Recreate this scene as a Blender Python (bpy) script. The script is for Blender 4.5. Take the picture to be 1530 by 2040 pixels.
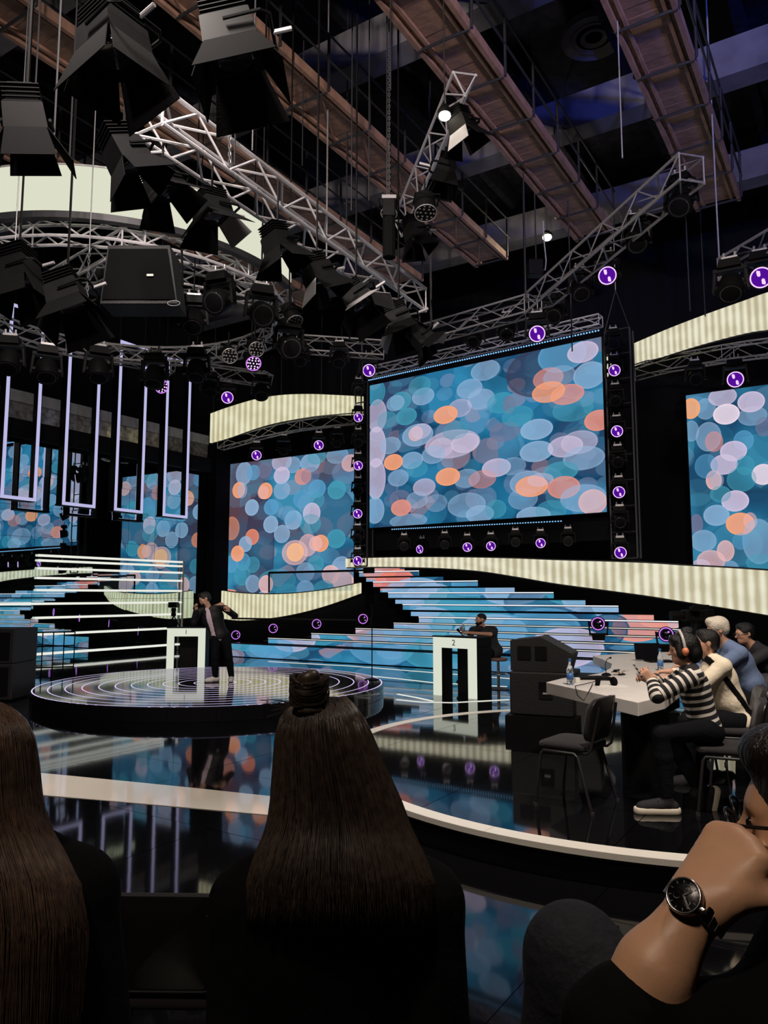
import bpy, bmesh, math, random
import numpy as np
from mathutils import Vector, Matrix, Euler
random.seed(7); rng = np.random.default_rng(7)
for o in list(bpy.data.objects): bpy.data.objects.remove(o)
scene = bpy.context.scene
COL = scene.collection

# ------------------------------------------------------------------ camera
F, CX, CY, CAMH, PITCH = 1511.0, 765.0, 1020.0, 1.83, 0.1092
cam = bpy.data.cameras.new('camera'); camo = bpy.data.objects.new('camera', cam); COL.objects.link(camo)
camo.location = (0, 0, CAMH); camo.rotation_euler = (math.pi / 2 + PITCH, 0, 0)
cam.sensor_fit = 'HORIZONTAL'; cam.sensor_width = 36.0; cam.lens = F / 1530.0 * 36.0
cam.clip_start = 0.05; cam.clip_end = 200
scene.camera = camo
# ------------------------------------------------------------------ world, light, exposure
scene.view_settings.view_transform = 'Standard'; scene.view_settings.look = 'None'
scene.view_settings.exposure = 0.0; scene.view_settings.gamma = 1.0; scene.view_settings.use_curve_mapping = False
w = bpy.data.worlds.new('hall_ambient'); scene.world = w; w.use_nodes = True
w.node_tree.nodes['Background'].inputs[0].default_value = (0.95, 0.86, 0.9, 1)
w.node_tree.nodes['Background'].inputs[1].default_value = 0.0
def area(name, loc, target, power, size, color, spread=180):
    l = bpy.data.lights.new(name, 'AREA'); l.energy = power; l.size = size; l.color = color; l.spread = math.radians(spread)
    o = bpy.data.objects.new(name, l); COL.objects.link(o); o.location = loc
    o.rotation_euler = (Vector(target) - Vector(loc)).to_track_quat('-Z', 'Y').to_euler()
    return o
# unseen rig lamps above and behind; audience and rear floods are added fill
WORK = [('rig_flood_stage_offscreen', (-2.6, 4.6, 8.6), (-2.6, 13.5, .5), 300, (1.0, .88, .80), 120), ('rig_flood_dais_offscreen', (2.6, 3.4, 8.4), (2.6, 7.2, .8), 230, (1.0, .86, .74), 110),
        ('added_fill_audience_offscreen', (-2.4, -2.2, 8.4), (.3, 1.5, 1.3), 85, (1.0, .82, .66), 120), ('added_fill_rear_offscreen', (-.4, -6.0, 6.9), (0.5, 9, 11.0), 330, (1.0, .86, .80), 70), ('rig_blue_lamp_offscreen', (5.5, -3.0, 6.9), (6.0, 9.0, 13.0), 280, (.10, .15, 1.0), 60)]
for nm, p, t, e, c, sp in WORK: area(nm, p, t, e, 0.7, c, sp)

# ------------------------------------------------------------------ helpers: pixels and hall axes
_c, _s = math.cos(PITCH), math.sin(PITCH)
def px(x, y, z=None, d=None):
    a = (x - CX) / F; b = -(y - CY) / F
    v = Vector((a, _c - b * _s, _s + b * _c))
    t = (z - CAMH) / v.z if z is not None else d / v.y
    return Vector((0, 0, CAMH)) + v * t
AZ = math.radians(32.5)
AV = Vector((math.sin(AZ), math.cos(AZ), 0)); BV = Vector((math.cos(AZ), -math.sin(AZ), 0))
def hall(a, b, z=0.0): return AV * a + BV * b + Vector((0, 0, z))
def px_a(x, y, a):
    v = px(x, y, d=1.0) - Vector((0, 0, CAMH)); t = a / v.dot(AV)
    return Vector((0, 0, CAMH)) + v * t
def px_b(x, y, b):
    v = px(x, y, d=1.0) - Vector((0, 0, CAMH)); t = b / v.dot(BV)
    return Vector((0, 0, CAMH)) + v * t

# ------------------------------------------------------------------ materials
def srgb(r, g, b):
    f = lambda c: (c / 255) / 12.92 if c / 255 <= .04045 else ((c / 255 + .055) / 1.055) ** 2.4
    return (f(r), f(g), f(b))
MATS = {}
def mat(name, col, rough=.5, metal=0, spec=.5, bump=0, bscale=40, var=0, vscale=6, emit=None, estr=1, trans=0, stretch=None, coat=0, sheen=0):
    m = bpy.data.materials.new(name); m.use_nodes = True; nt = m.node_tree; N = nt.nodes; L = nt.links
    P = N['Principled BSDF']
    P.inputs['Base Color'].default_value = (*col, 1); P.inputs['Roughness'].default_value = rough
    P.inputs['Metallic'].default_value = metal; P.inputs['Specular IOR Level'].default_value = spec
    P.inputs['Transmission Weight'].default_value = trans; P.inputs['Coat Weight'].default_value = coat
    P.inputs['Sheen Weight'].default_value = sheen
    if emit:
        P.inputs['Emission Color'].default_value = (*emit, 1); P.inputs['Emission Strength'].default_value = estr
    if var or bump:
        tc = N.new('ShaderNodeTexCoord'); src = tc.outputs['Object']
        if stretch:
            mp = N.new('ShaderNodeMapping'); mp.inputs['Scale'].default_value = stretch; L.new(src, mp.inputs[0]); src = mp.outputs[0]
        if var:
            n = N.new('ShaderNodeTexNoise'); n.inputs['Scale'].default_value = vscale; n.inputs['Detail'].default_value = 5; L.new(src, n.inputs['Vector'])
            r = N.new('ShaderNodeValToRGB'); r.color_ramp.elements[0].position = .3; r.color_ramp.elements[1].position = .7
            r.color_ramp.elements[0].color = (*[c * (1 - var) for c in col], 1); r.color_ramp.elements[1].color = (*[min(1, c * (1 + var)) for c in col], 1)
            L.new(n.outputs['Fac'], r.inputs[0]); L.new(r.outputs[0], P.inputs['Base Color'])
        if bump:
            n = N.new('ShaderNodeTexNoise'); n.inputs['Scale'].default_value = bscale; n.inputs['Detail'].default_value = 3; L.new(src, n.inputs['Vector'])
            b = N.new('ShaderNodeBump'); b.inputs['Strength'].default_value = bump; b.inputs['Distance'].default_value = .02
            L.new(n.outputs['Fac'], b.inputs['Height']); L.new(b.outputs[0], P.inputs['Normal'])
    MATS[name] = m; return m
def emis(name, col, strength=1.0):
    m = bpy.data.materials.new(name); m.use_nodes = True; nt = m.node_tree; nt.nodes.clear()
    e = nt.nodes.new('ShaderNodeEmission'); o = nt.nodes.new('ShaderNodeOutputMaterial')
    e.inputs[0].default_value = (*col, 1); e.inputs[1].default_value = strength; nt.links.new(e.outputs[0], o.inputs[0])
    MATS[name] = m; return m
mat('floor_gloss', (.0035, .0035, .0045), .045, spec=.62, bump=.012, bscale=2.2)
mat('seam', (.002, .002, .002), .6)
mat('drape', (.006, .006, .008), .95, spec=.1, bump=.4, bscale=4)
mat('ceiling_dark', (.016, .016, .024), .9, spec=.1, var=.4)
mat('concrete', (.12, .115, .13), .9, var=.25, vscale=2, bump=.2)
mat('wood', (.25, .14, .10), .7, var=.3, vscale=5, stretch=(1, 1, 1), bump=.2)
mat('wood_edge', (.30, .17, .12), .7, var=.25, vscale=5)
mat('pipe_dark', (.03, .03, .034), .5, metal=.3)
mat('alu', (.62, .60, .63), .42, metal=.35, var=.15, vscale=9)
mat('alu_dim', (.40, .39, .40), .45, metal=.4, var=.2)
mat('chrome', (.7, .7, .7), .2, metal=1)
mat('black', (.0045, .0045, .005), .55, spec=.12, var=.2)
mat('chain_steel', (.14, .14, .145), .5, metal=.4)
mat('black_matte', (.004, .004, .0045), .85, spec=.08, bump=.15, bscale=60)
mat('black_gloss', (.006, .006, .007), .12, spec=.5)
mat('flap_inner', (.32, .31, .32), .6, var=.12)
mat('mirror', (.66, .78, .79), .012, metal=1)
mat('mirror_dim', (.42, .38, .33), .22, metal=.55, var=.6, vscale=7)  # noise varies the base tone widely
mat('grey_board', (.42, .40, .38), .7, var=.15)
mat('white_lam', (.78, .74, .70), .35, var=.04)
mat('cloth_black', (.0045, .0045, .005), .95, spec=.08, bump=.3, bscale=25)
mat('chair_fabric', (.020, .018, .020), .9, spec=.15, bump=.25, bscale=220, sheen=.15)
mat('chair_plastic', (.013, .012, .013), .42, spec=.45)
mat('rubber', (.02, .02, .02), .8)
mat('paper', (.75, .74, .70), .8)
mat('plastic_clear', (.85, .92, .97), .05, trans=.92, spec=.5)
mat('cap_blue', (.03, .16, .42), .4)
mat('label_blue', (.05, .16, .45), .5, var=.5, vscale=30)
mat('screen_off', (.006, .006, .008), .15)
mat('speaker_skin', (.007, .0065, .008), .6, bump=.3, bscale=90)
mat('card', (.5, .42, .32), .8, var=.2)
emis('led_white', srgb(246, 246, 255), 1.15)
emis('led_lav', srgb(186, 184, 226), 1.0)
emis('led_tube', srgb(236, 236, 226), 1.0)
emis('led_dot', srgb(130, 190, 240), 1.2)
emis('shade_cream', srgb(221, 222, 200), 1.0)
emis('podium_white', srgb(222, 226, 208), .95)
emis('bulb', (1, .93, .75), 9)
emis('purple', srgb(82, 14, 150), 1.0)
emis('purple_hot', srgb(236, 196, 255), 1.25)
emis('purple_ring', srgb(214, 132, 255), 1.2)
emis('ring_white', srgb(222, 204, 252), 1.1)

def bokeh(name, discs, base=((18, 68, 104), (42, 124, 168), (58, 66, 98)), vor=((7, .42, .35), (11, .40, .3)), asp=1.7, strength=.95, nscale=3.0, uvbox=None, dpow=1.0):
    """LED picture: soft noise ground, two layers of cell discs, then the big out-of-focus discs (u, v, ru, rv, rgb, alpha)"""
    m = bpy.data.materials.new(name); m.use_nodes = True; nt = m.node_tree; N = nt.nodes; L = nt.links; N.clear()
    uv = N.new('ShaderNodeUVMap'); uv.uv_map = 'UVMap'
    sc = N.new('ShaderNodeVectorMath'); sc.operation = 'MULTIPLY'; sc.inputs[1].default_value = (asp, 1, 1); L.new(uv.outputs[0], sc.inputs[0])
    n = N.new('ShaderNodeTexNoise'); n.noise_dimensions = '2D'; n.inputs['Scale'].default_value = nscale; n.inputs['Detail'].default_value = 1.0; L.new(sc.outputs[0], n.inputs['Vector'])
    r = N.new('ShaderNodeValToRGB'); els = r.color_ramp.elements
    els[0].position = .34; els[0].color = (*srgb(*base[2]), 1); els[1].position = .62; els[1].color = (*srgb(*base[1]), 1)
    e = els.new(.47); e.color = (*srgb(*base[0]), 1)
    L.new(n.outputs['Fac'], r.inputs[0]); cur = r.outputs[0]
    for k, (s, rad, al) in enumerate(vor):
        st = N.new('ShaderNodeVectorMath'); st.operation = 'MULTIPLY_ADD'; st.inputs[1].default_value = (.72, 1, 1); st.inputs[2].default_value = (k * 3.7, k * 1.9, 0); L.new(sc.outputs[0], st.inputs[0])
        v = N.new('ShaderNodeTexVoronoi'); v.voronoi_dimensions = '2D'; v.inputs['Scale'].default_value = s; v.inputs['Randomness'].default_value = .8; L.new(st.outputs[0], v.inputs['Vector'])
        mr = N.new('ShaderNodeMapRange'); mr.inputs[1].default_value = rad; mr.inputs[2].default_value = rad - .03; mr.inputs[3].default_value = 0; mr.inputs[4].default_value = al; L.new(v.outputs['Distance'], mr.inputs[0])
        cr = N.new('ShaderNodeValToRGB'); cr.color_ramp.interpolation = 'CONSTANT'; q = cr.color_ramp.elements
        pal = [(0, (58, 150, 192)), (.3, (120, 172, 210)), (.5, (30, 92, 130)), (.64, (168, 180, 218)), (.8, (86, 160, 190)), (.93, (214, 170, 176))]
        q[0].color = (*srgb(*pal[0][1]), 1); q[1].position = pal[1][0]; q[1].color = (*srgb(*pal[1][1]), 1)
        for pp, cc in pal[2:]: z = q.new(pp); z.color = (*srgb(*cc), 1)
        sep = N.new('ShaderNodeSeparateColor'); L.new(v.outputs['Color'], sep.inputs[0]); L.new(sep.outputs[0], cr.inputs[0])
        mx = N.new('ShaderNodeMix'); mx.data_type = 'RGBA'; L.new(mr.outputs[0], mx.inputs[0]); L.new(cur, mx.inputs[6]); L.new(cr.outputs[0], mx.inputs[7]); cur = mx.outputs[2]
    for (u, vv, ru, rv, c, al, soft) in discs:
        a = N.new('ShaderNodeVectorMath'); a.operation = 'MULTIPLY_ADD'; a.inputs[1].default_value = (1 / ru, 1 / rv, 0); a.inputs[2].default_value = (-u / ru, -vv / rv, 0); L.new(uv.outputs[0], a.inputs[0])
        ln = N.new('ShaderNodeVectorMath'); ln.operation = 'LENGTH'; L.new(a.outputs[0], ln.inputs[0])
        mr = N.new('ShaderNodeValToRGB'); ee = mr.color_ramp.elements; ee[0].position = .55; ee[0].color = (.80 * al,) * 3 + (1,); ee[1].position = 1.0; ee[1].color = (0, 0, 0, 1)
        for pp, cc in ((.86, .86 * al), (.93, min(1, 1.06 * al)), (1.0 - soft * .4, min(1, 1.04 * al))): z = ee.new(pp); z.color = (cc, cc, cc, 1)
        L.new(ln.outputs['Value'], mr.inputs[0])
        mx = N.new('ShaderNodeMix'); mx.data_type = 'RGBA'; L.new(mr.outputs[0], mx.inputs[0]); L.new(cur, mx.inputs[6]); mx.inputs[7].default_value = (*srgb(*c), 1); cur = mx.outputs[2]
    em = N.new('ShaderNodeEmission'); em.inputs[1].default_value = strength; L.new(cur, em.inputs[0])
    o = N.new('ShaderNodeOutputMaterial'); L.new(em.outputs[0], o.inputs[0]); MATS[name] = m; return m
def striped_glow(name, lo, hi, period, strength=1.0):
    """translucent fabric lit from behind by a row of upright tubes: u runs in metres along the band"""
    m = bpy.data.materials.new(name); m.use_nodes = True; nt = m.node_tree; N = nt.nodes; L = nt.links; N.clear()
    uv = N.new('ShaderNodeUVMap'); uv.uv_map = 'UVMap'; sx = N.new('ShaderNodeSeparateXYZ'); L.new(uv.outputs[0], sx.inputs[0])
    mu = N.new('ShaderNodeMath'); mu.operation = 'MULTIPLY'; mu.inputs[1].default_value = 2 * math.pi / period; L.new(sx.outputs[0], mu.inputs[0])
    si = N.new('ShaderNodeMath'); si.operation = 'SINE'; L.new(mu.outputs[0], si.inputs[0])
    ns = N.new('ShaderNodeTexNoise'); ns.inputs['Scale'].default_value = 1.3; L.new(uv.outputs[0], ns.inputs['Vector'])
    ad = N.new('ShaderNodeMath'); ad.operation = 'MULTIPLY_ADD'; ad.inputs[1].default_value = .30; L.new(si.outputs[0], ad.inputs[0]); L.new(ns.outputs['Fac'], ad.inputs[2])
    r = N.new('ShaderNodeValToRGB'); r.color_ramp.elements[0].position = .2; r.color_ramp.elements[1].position = .8
    r.color_ramp.elements[0].color = (*srgb(*lo), 1); r.color_ramp.elements[1].color = (*srgb(*hi), 1); L.new(ad.outputs[0], r.inputs[0])
    em = N.new('ShaderNodeEmission'); em.inputs[1].default_value = strength; L.new(r.outputs[0], em.inputs[0])
    o = N.new('ShaderNodeOutputMaterial'); L.new(em.outputs[0], o.inputs[0]); MATS[name] = m; return m
striped_glow('fabric_glow', (186, 176, 140), (232, 230, 198), .19)
striped_glow('fabric_glow_pale', (188, 178, 148), (234, 231, 206), .22)

# ------------------------------------------------------------------ mesh builder
class MB:
    def __init__(s): s.v = []; s.f = []; s.uv = None; s.smooth = False
    def add(s, vs, fs):
        o = len(s.v); s.v += [tuple(p) for p in vs]; s.f += [tuple(i + o for i in q) for q in fs]; return s
    def box(s, c, sz, X=None, Y=None, Z=None):
        c = Vector(c); X = (X or Vector((1, 0, 0))) * sz[0] / 2; Y = (Y or Vector((0, 1, 0))) * sz[1] / 2; Z = (Z or Vector((0, 0, 1))) * sz[2] / 2
        vs = [c + X * i + Y * j + Z * k for k in (-1, 1) for j in (-1, 1) for i in (-1, 1)]
        return s.add(vs, [(0, 2, 3, 1), (4, 5, 7, 6), (0, 1, 5, 4), (2, 6, 7, 3), (0, 4, 6, 2), (1, 3, 7, 5)])
    def frust(s, c0, s0, c1, s1, X=None, Y=None):
        X = X or Vector((1, 0, 0)); Y = Y or Vector((0, 1, 0)); vs = []
        for c, z in ((Vector(c0), s0), (Vector(c1), s1)):
            vs += [c + X * z[0] / 2 * i + Y * z[1] / 2 * j for i, j in ((-1, -1), (1, -1), (1, 1), (-1, 1))]
        return s.add(vs, [(3, 2, 1, 0), (4, 5, 6, 7), (0, 1, 5, 4), (1, 2, 6, 5), (2, 3, 7, 6), (3, 0, 4, 7)])
    def cone(s, p0, p1, r0, r1, n=10, cap=True):
        p0 = Vector(p0); p1 = Vector(p1); d = (p1 - p0)
        if d.length < 1e-6: return s
        d.normalize(); u = d.orthogonal().normalized(); w_ = d.cross(u); vs = []
        for p, r in ((p0, r0), (p1, r1)):
            vs += [p + (u * math.cos(2 * math.pi * i / n) + w_ * math.sin(2 * math.pi * i / n)) * r for i in range(n)]
        fs = [(i, (i + 1) % n, n + (i + 1) % n, n + i) for i in range(n)]
        if cap: fs += [tuple(range(n - 1, -1, -1)), tuple(range(n, 2 * n))]
        return s.add(vs, fs)
    def cyl(s, p0, p1, r, n=8): return s.cone(p0, p1, r, r, n)
    def tube(s, pts, r, n=6, closed=False):
        pts = [Vector(p) for p in pts]; m = len(pts); rr = r if isinstance(r, (list, tuple)) else [r] * m
        rings = []; u = None
        for i in range(m):
            a = pts[i - 1] if (i or closed) else pts[0]; b = pts[(i + 1) % m] if (i < m - 1 or closed) else pts[-1]
            d = (b - a).normalized()
            u = d.orthogonal().normalized() if u is None else (u - d * u.dot(d)).normalized()
            w_ = d.cross(u)
            rings.append([pts[i] + (u * math.cos(2 * math.pi * k / n) + w_ * math.sin(2 * math.pi * k / n)) * rr[i] for k in range(n)])
        vs = [p for q in rings for p in q]; fs = []
        for i in range(m if closed else m - 1):
            j = (i + 1) % m
            fs += [(i * n + k, i * n + (k + 1) % n, j * n + (k + 1) % n, j * n + k) for k in range(n)]
        if not closed: fs += [tuple(range(n - 1, -1, -1)), tuple(range((m - 1) * n, m * n))]
        return s.add(vs, fs)
    def prism(s, poly, z0, z1):
        n = len(poly); vs = [(p[0], p[1], z0) for p in poly] + [(p[0], p[1], z1) for p in poly]
        ar = sum(poly[i][0] * poly[(i + 1) % n][1] - poly[(i + 1) % n][0] * poly[i][1] for i in range(n))
        if ar < 0: vs = vs[:n][::-1] + vs[n:][::-1]
        return s.add(vs, [tuple(range(n - 1, -1, -1)), tuple(range(n, 2 * n))] + [(i, (i + 1) % n, n + (i + 1) % n, n + i) for i in range(n)])
    def lathe(s, prof, c=(0, 0, 0), n=20, axis=None):
        c = Vector(c); ax = Vector(axis or (0, 0, 1)).normalized(); u = ax.orthogonal().normalized(); w_ = ax.cross(u); vs = []
        for r, h in prof:
            vs += [c + ax * h + (u * math.cos(2 * math.pi * i / n) + w_ * math.sin(2 * math.pi * i / n)) * max(r, 1e-4) for i in range(n)]
        fs = []
        for k in range(len(prof) - 1):
            fs += [(k * n + i, k * n + (i + 1) % n, (k + 1) * n + (i + 1) % n, (k + 1) * n + i) for i in range(n)]
        fs += [tuple(range(n - 1, -1, -1)), tuple(range((len(prof) - 1) * n, len(prof) * n))]
        return s.add(vs, fs)
    def sphere(s, c, r, n=12, m=8, X=None):
        c = Vector(c); rx = r if isinstance(r, (tuple, list)) else (r, r, r); vs = [c + Vector((0, 0, rx[2]))]
        for j in range(1, m):
            t = math.pi * j / m
            vs += [c + Vector((rx[0] * math.sin(t) * math.cos(2 * math.pi * i / n), rx[1] * math.sin(t) * math.sin(2 * math.pi * i / n), rx[2] * math.cos(t))) for i in range(n)]
        vs.append(c - Vector((0, 0, rx[2]))); fs = [(0, 1 + i, 1 + (i + 1) % n) for i in range(n)]
        for j in range(m - 2):
            a = 1 + j * n; fs += [(a + i, a + n + i, a + n + (i + 1) % n, a + (i + 1) % n) for i in range(n)]
        e = len(vs) - 1; a = 1 + (m - 2) * n; fs += [(e, a + (i + 1) % n, a + i) for i in range(n)]
        return s.add(vs, fs)
    def ringstrip(s, c, r0, r1, z0, z1, a0=0, a1=2 * math.pi, n=96):
        c = Vector(c); full = abs(a1 - a0 - 2 * math.pi) < 1e-6; m = n if full else n + 1; vs = []
        for r, z in ((r0, z0), (r1, z0), (r1, z1), (r0, z1)):
            vs += [(c.x + r * math.cos(a0 + (a1 - a0) * i / n), c.y + r * math.sin(a0 + (a1 - a0) * i / n), z) for i in range(m)]
        fs = []
        for i in range(n):
            j = (i + 1) % m
            for k in range(4): q = (k + 1) % 4; fs.append((k * m + i, q * m + i, q * m + j, k * m + j)[::-1])
        if not full: fs += [(0, m, 2 * m, 3 * m), (m - 1, 4 * m - 1, 3 * m - 1, 2 * m - 1)]
        return s.add(vs, fs)
    def mesh(s, name, mt, off=Vector((0, 0, 0)), smooth=False, uvf=None, bevel=0):
        me = bpy.data.meshes.new(name); me.from_pydata([(v[0] - off[0], v[1] - off[1], v[2] - off[2]) for v in s.v], [], s.f)
        if uvf:
            l = me.uv_layers.new(name='UVMap'); i = 0
            for q in s.f:
                for k in q: l.data[i].uv = uvf(s.v[k], k); i += 1
        if bevel:
            b = bmesh.new(); b.from_mesh(me); bmesh.ops.bevel(b, geom=list(b.edges), offset=bevel, segments=2, profile=.5, affect='EDGES', clamp_overlap=True); b.to_mesh(me); b.free()
        if smooth is True: me.polygons.foreach_set('use_smooth', [True] * len(me.polygons))
        elif smooth: me.polygons.foreach_set('use_smooth', [True] * len(me.polygons)); me.set_sharp_from_angle(angle=math.radians(smooth))
        me.materials.append(MATS[mt]); return me
    def build(s, name, mt, parent=None, local=False, loc=None, **k):
        """world-space vertices; local=True keeps them relative to the parent"""
        off = Vector(loc) if loc is not None else Vector((0, 0, 0)); base = Vector((0, 0, 0))
        if parent and not local:
            q = parent
            while q: base = base + Vector(q.location); q = q.parent
        me = s.mesh(name, mt, off=base + off, **k); o = bpy.data.objects.new(name, me); COL.objects.link(o)
        if loc is not None: o.location = off
        if parent: o.parent = parent
        return o
def tag(o, label=None, cat=None, group=None, kind=None):
    if label: o['label'] = label
    if cat: o['category'] = cat
    if group: o['group'] = group
    if kind: o['kind'] = kind
    return o
def thing(name, label, cat, loc=(0, 0, 0), group=None, rot=(0, 0, 0)):
    o = bpy.data.objects.new(name, None); COL.objects.link(o); o.location = loc; o.rotation_euler = rot; o.empty_display_size = .1
    return tag(o, label, cat, group)
def struct(o): o['kind'] = 'structure'; return o
def copy_tree(o, parent=None):
    c = o.copy(); COL.objects.link(c); c.parent = parent
    for ch in o.children: copy_tree(ch, c)
    return c
def drop_tree(o):
    for ch in list(o.children): drop_tree(ch)
    bpy.data.objects.remove(o)
_unit = {}
def bar(name, p0, p1, r, mt, parent, n=6):
    """a straight round bar as an object of its own, all bars of one material sharing a unit cylinder"""
    key = (mt, n)
    if key not in _unit: _unit[key] = MB().cyl((0, 0, -.5), (0, 0, .5), 1, n).mesh('bar_' + mt, mt, smooth=40)
    o = bpy.data.objects.new(name, _unit[key]); COL.objects.link(o); o.parent = parent
    p0 = Vector(p0); p1 = Vector(p1); d = p1 - p0; base = Vector((0, 0, 0)); q = parent
    while q: base += Vector(q.location); q = q.parent
    o.location = (p0 + p1) / 2 - base; o.rotation_mode = 'QUATERNION'; o.rotation_quaternion = d.to_track_quat('Z', 'Y'); o.scale = (r, r, d.length)
    return o
def clip_poly(poly, circ):
    """Sutherland-Hodgman: convex poly clipped by convex polygon circ (counter-clockwise)"""
    out = poly
    for i in range(len(circ)):
        a = circ[i]; b = circ[(i + 1) % len(circ)]; inp = out; out = []
        side = lambda p: (b[0] - a[0]) * (p[1] - a[1]) - (b[1] - a[1]) * (p[0] - a[0])
        for k in range(len(inp)):
            p = inp[k]; q = inp[(k + 1) % len(inp)]; sp, sq = side(p), side(q)
            if sp >= 0: out.append(p)
            if (sp >= 0) != (sq >= 0): t = sp / (sp - sq); out.append((p[0] + t * (q[0] - p[0]), p[1] + t * (q[1] - p[1])))
        if not out: return []
    return out
# ================================================================== the setting
DAIS_Z, PLAT_Z = .21, .22
MIR_B, BACK_A = -19.6, 21.6
# floor: glossy black tiles lying on a slab, each very slightly out of level
slab = MB(); slab.add([hall(-8, -24, -.06), hall(23, -24, -.06), hall(23, 9, -.06), hall(-8, 9, -.06), hall(-8, -24, -.02), hall(23, -24, -.02), hall(23, 9, -.02), hall(-8, 9, -.02)],
    [(0, 1, 2, 3), (7, 6, 5, 4), (0, 4, 5, 1), (1, 5, 6, 2), (2, 6, 7, 3), (3, 7, 4, 0)])
floor = struct(slab.build('floor', 'seam'))
T = 1.5; tile_me = None
for i in range(-1, 15):
    for j in range(-13, 6):
        c = hall((i + .5) * T, (j + .5) * T)
        if c.y < 1.5 or c.y > 29 or abs(c.x) > c.y * .56 + 1.6 or (j + .5) * T < MIR_B: continue
        if tile_me is None:
            tile_me = MB().box((0, 0, -.01), (T - .006, T - .006, .02)).mesh('floor_tile', 'floor_gloss')
        o = bpy.data.objects.new('floor_tile', tile_me); COL.objects.link(o); o.parent = floor; o.location = c
        o.rotation_euler = (random.gauss(0, .0009), random.gauss(0, .0009), -AZ)
# judges' dais, tiled disc with a cream rim
DC, DR = Vector((2.70, 7.95, 0)), 3.22
dais = MB().lathe([(DR - .02, .005), (DR - .02, DAIS_Z - .03)], c=(DC.x, DC.y, 0), n=96).build('dais_floor', 'black_gloss'); struct(dais)
circ = [(DC.x + (DR - .135) * math.cos(2 * math.pi * k / 72), DC.y + (DR - .135) * math.sin(2 * math.pi * k / 72)) for k in range(72)]
for i in range(-2, 12):
    for j in range(-8, 6):
        cell = [hall((i + e) * T + g * .003, (j + f) * T + h * .003) for e, f, g, h in ((0, 0, 1, 1), (1, 0, -1, 1), (1, 1, -1, -1), (0, 1, 1, -1))]
        pl = [(p.x, p.y) for p in cell]
        if sum(pl[k][0] * pl[(k + 1) % 4][1] - pl[(k + 1) % 4][0] * pl[k][1] for k in range(4)) < 0: pl = pl[::-1]
        pl = clip_poly(pl, circ)
        if len(pl) > 2: MB().prism(pl, DAIS_Z - .03, DAIS_Z).build('floor_tile', 'floor_gloss', dais)
mat('rim_white', (.86, .83, .75), .3, var=.03)
mat('rim_flush', (.84, .79, .70), .06, spec=.7)
mat('rim_side', (.7, .67, .6), .5)
rim = thing('dais_rim', 'cream rim running round the black round dais under the judges', 'rim', (DC.x, DC.y, 0))
NS = 14
for k in range(NS):
    a0 = 2 * math.pi * k / NS; a1 = 2 * math.pi * (k + 1) / NS - .0012
    MB().ringstrip(DC, DR - .135, DR, DAIS_Z - .012, DAIS_Z + .004, a0, a1, 10).build('rim_segment', 'rim_white', rim)
MB().ringstrip(DC, DR - .001, DR + .010, DAIS_Z - .034, DAIS_Z + .0045, n=128).build('rim_edge', 'rim_side', rim)
MB().ringstrip(DC, DR - .03, DR + .006, DAIS_Z - .05, DAIS_Z - .036, n=128).build('rim_skirt', 'black', rim)
# flush cream strip lying in the floor in front of the round stage
strip = thing('floor_strip', 'flush glossy cream strip set in the black floor before the round platform', 'floor strip', px(300, 1585, z=0))
e0 = [px(x, y, z=0) for x, y in ((-70, 1527), (85, 1541), (240, 1556), (390, 1571), (539, 1587), (600, 1593))]
e1 = [px(x, y, z=0) for x, y in ((-70, 1571), (90, 1585), (242, 1598), (388, 1611), (533, 1624), (590, 1629))]
for k in range(5): MB().prism([e0[k], e0[k + 1], e1[k + 1], e1[k]], .0005, .005).build('strip_panel', 'rim_flush', strip)
# raised rows for the audience
riser = struct(MB().box((0, .05, .16), (9, 4.0, .32)).build('floor_riser', 'black_matte'))
riser2 = struct(MB().box((0, -1.35, .47), (9, 1.8, .30)).build('floor_riser', 'black_matte'))
# back wall of black drapes, right wall, ceiling
wb = MB()
for k in range(120):
    b0 = -24 + k * .28; b1 = b0 + .28
    wb.add([hall(BACK_A + .06 * (k % 2), b0, 0), hall(BACK_A + .06 * ((k + 1) % 2), b1, 0), hall(BACK_A + .06 * ((k + 1) % 2), b1, 13), hall(BACK_A + .06 * (k % 2), b0, 13)], [(0, 1, 2, 3)])
struct(wb.build('wall_back', 'drape'))
struct(MB().add([hall(-8, 9, 0), hall(22, 9, 0), hall(22, 9, 13), hall(-8, 9, 13), hall(-8, 9.1, 0), hall(22, 9.1, 0), hall(22, 9.1, 13), hall(-8, 9.1, 13)], [(0, 1, 2, 3), (7, 6, 5, 4), (0, 3, 7, 4), (1, 5, 6, 2), (3, 2, 6, 7), (0, 4, 5, 1)]).build('wall_right', 'drape'))
struct(MB().add([hall(-8, -24, 12.6), hall(22, -24, 12.6), hall(22, 9, 12.6), hall(-8, 9, 12.6), hall(-8, -24, 12.8), hall(22, -24, 12.8), hall(22, 9, 12.8), hall(-8, 9, 12.8)], [(0, 1, 2, 3), (7, 6, 5, 4), (0, 4, 5, 1), (1, 5, 6, 2), (2, 6, 7, 3), (3, 7, 4, 0)]).build('ceiling', 'ceiling_dark'))
for a in (6.4, 10.3, 14.1, 18.0):
    o = MB().box(hall(a, -7, 11.35), (.5, 34, .7), X=AV, Y=BV).build('ceiling_beam', 'concrete'); struct(o)
for b in range(-20, 8, 2):
    o = MB().box(hall(9, b + .6, 12.3), (24, .16, .5), X=AV, Y=BV).build('ceiling_joist', 'ceiling_dark'); struct(o)
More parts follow.
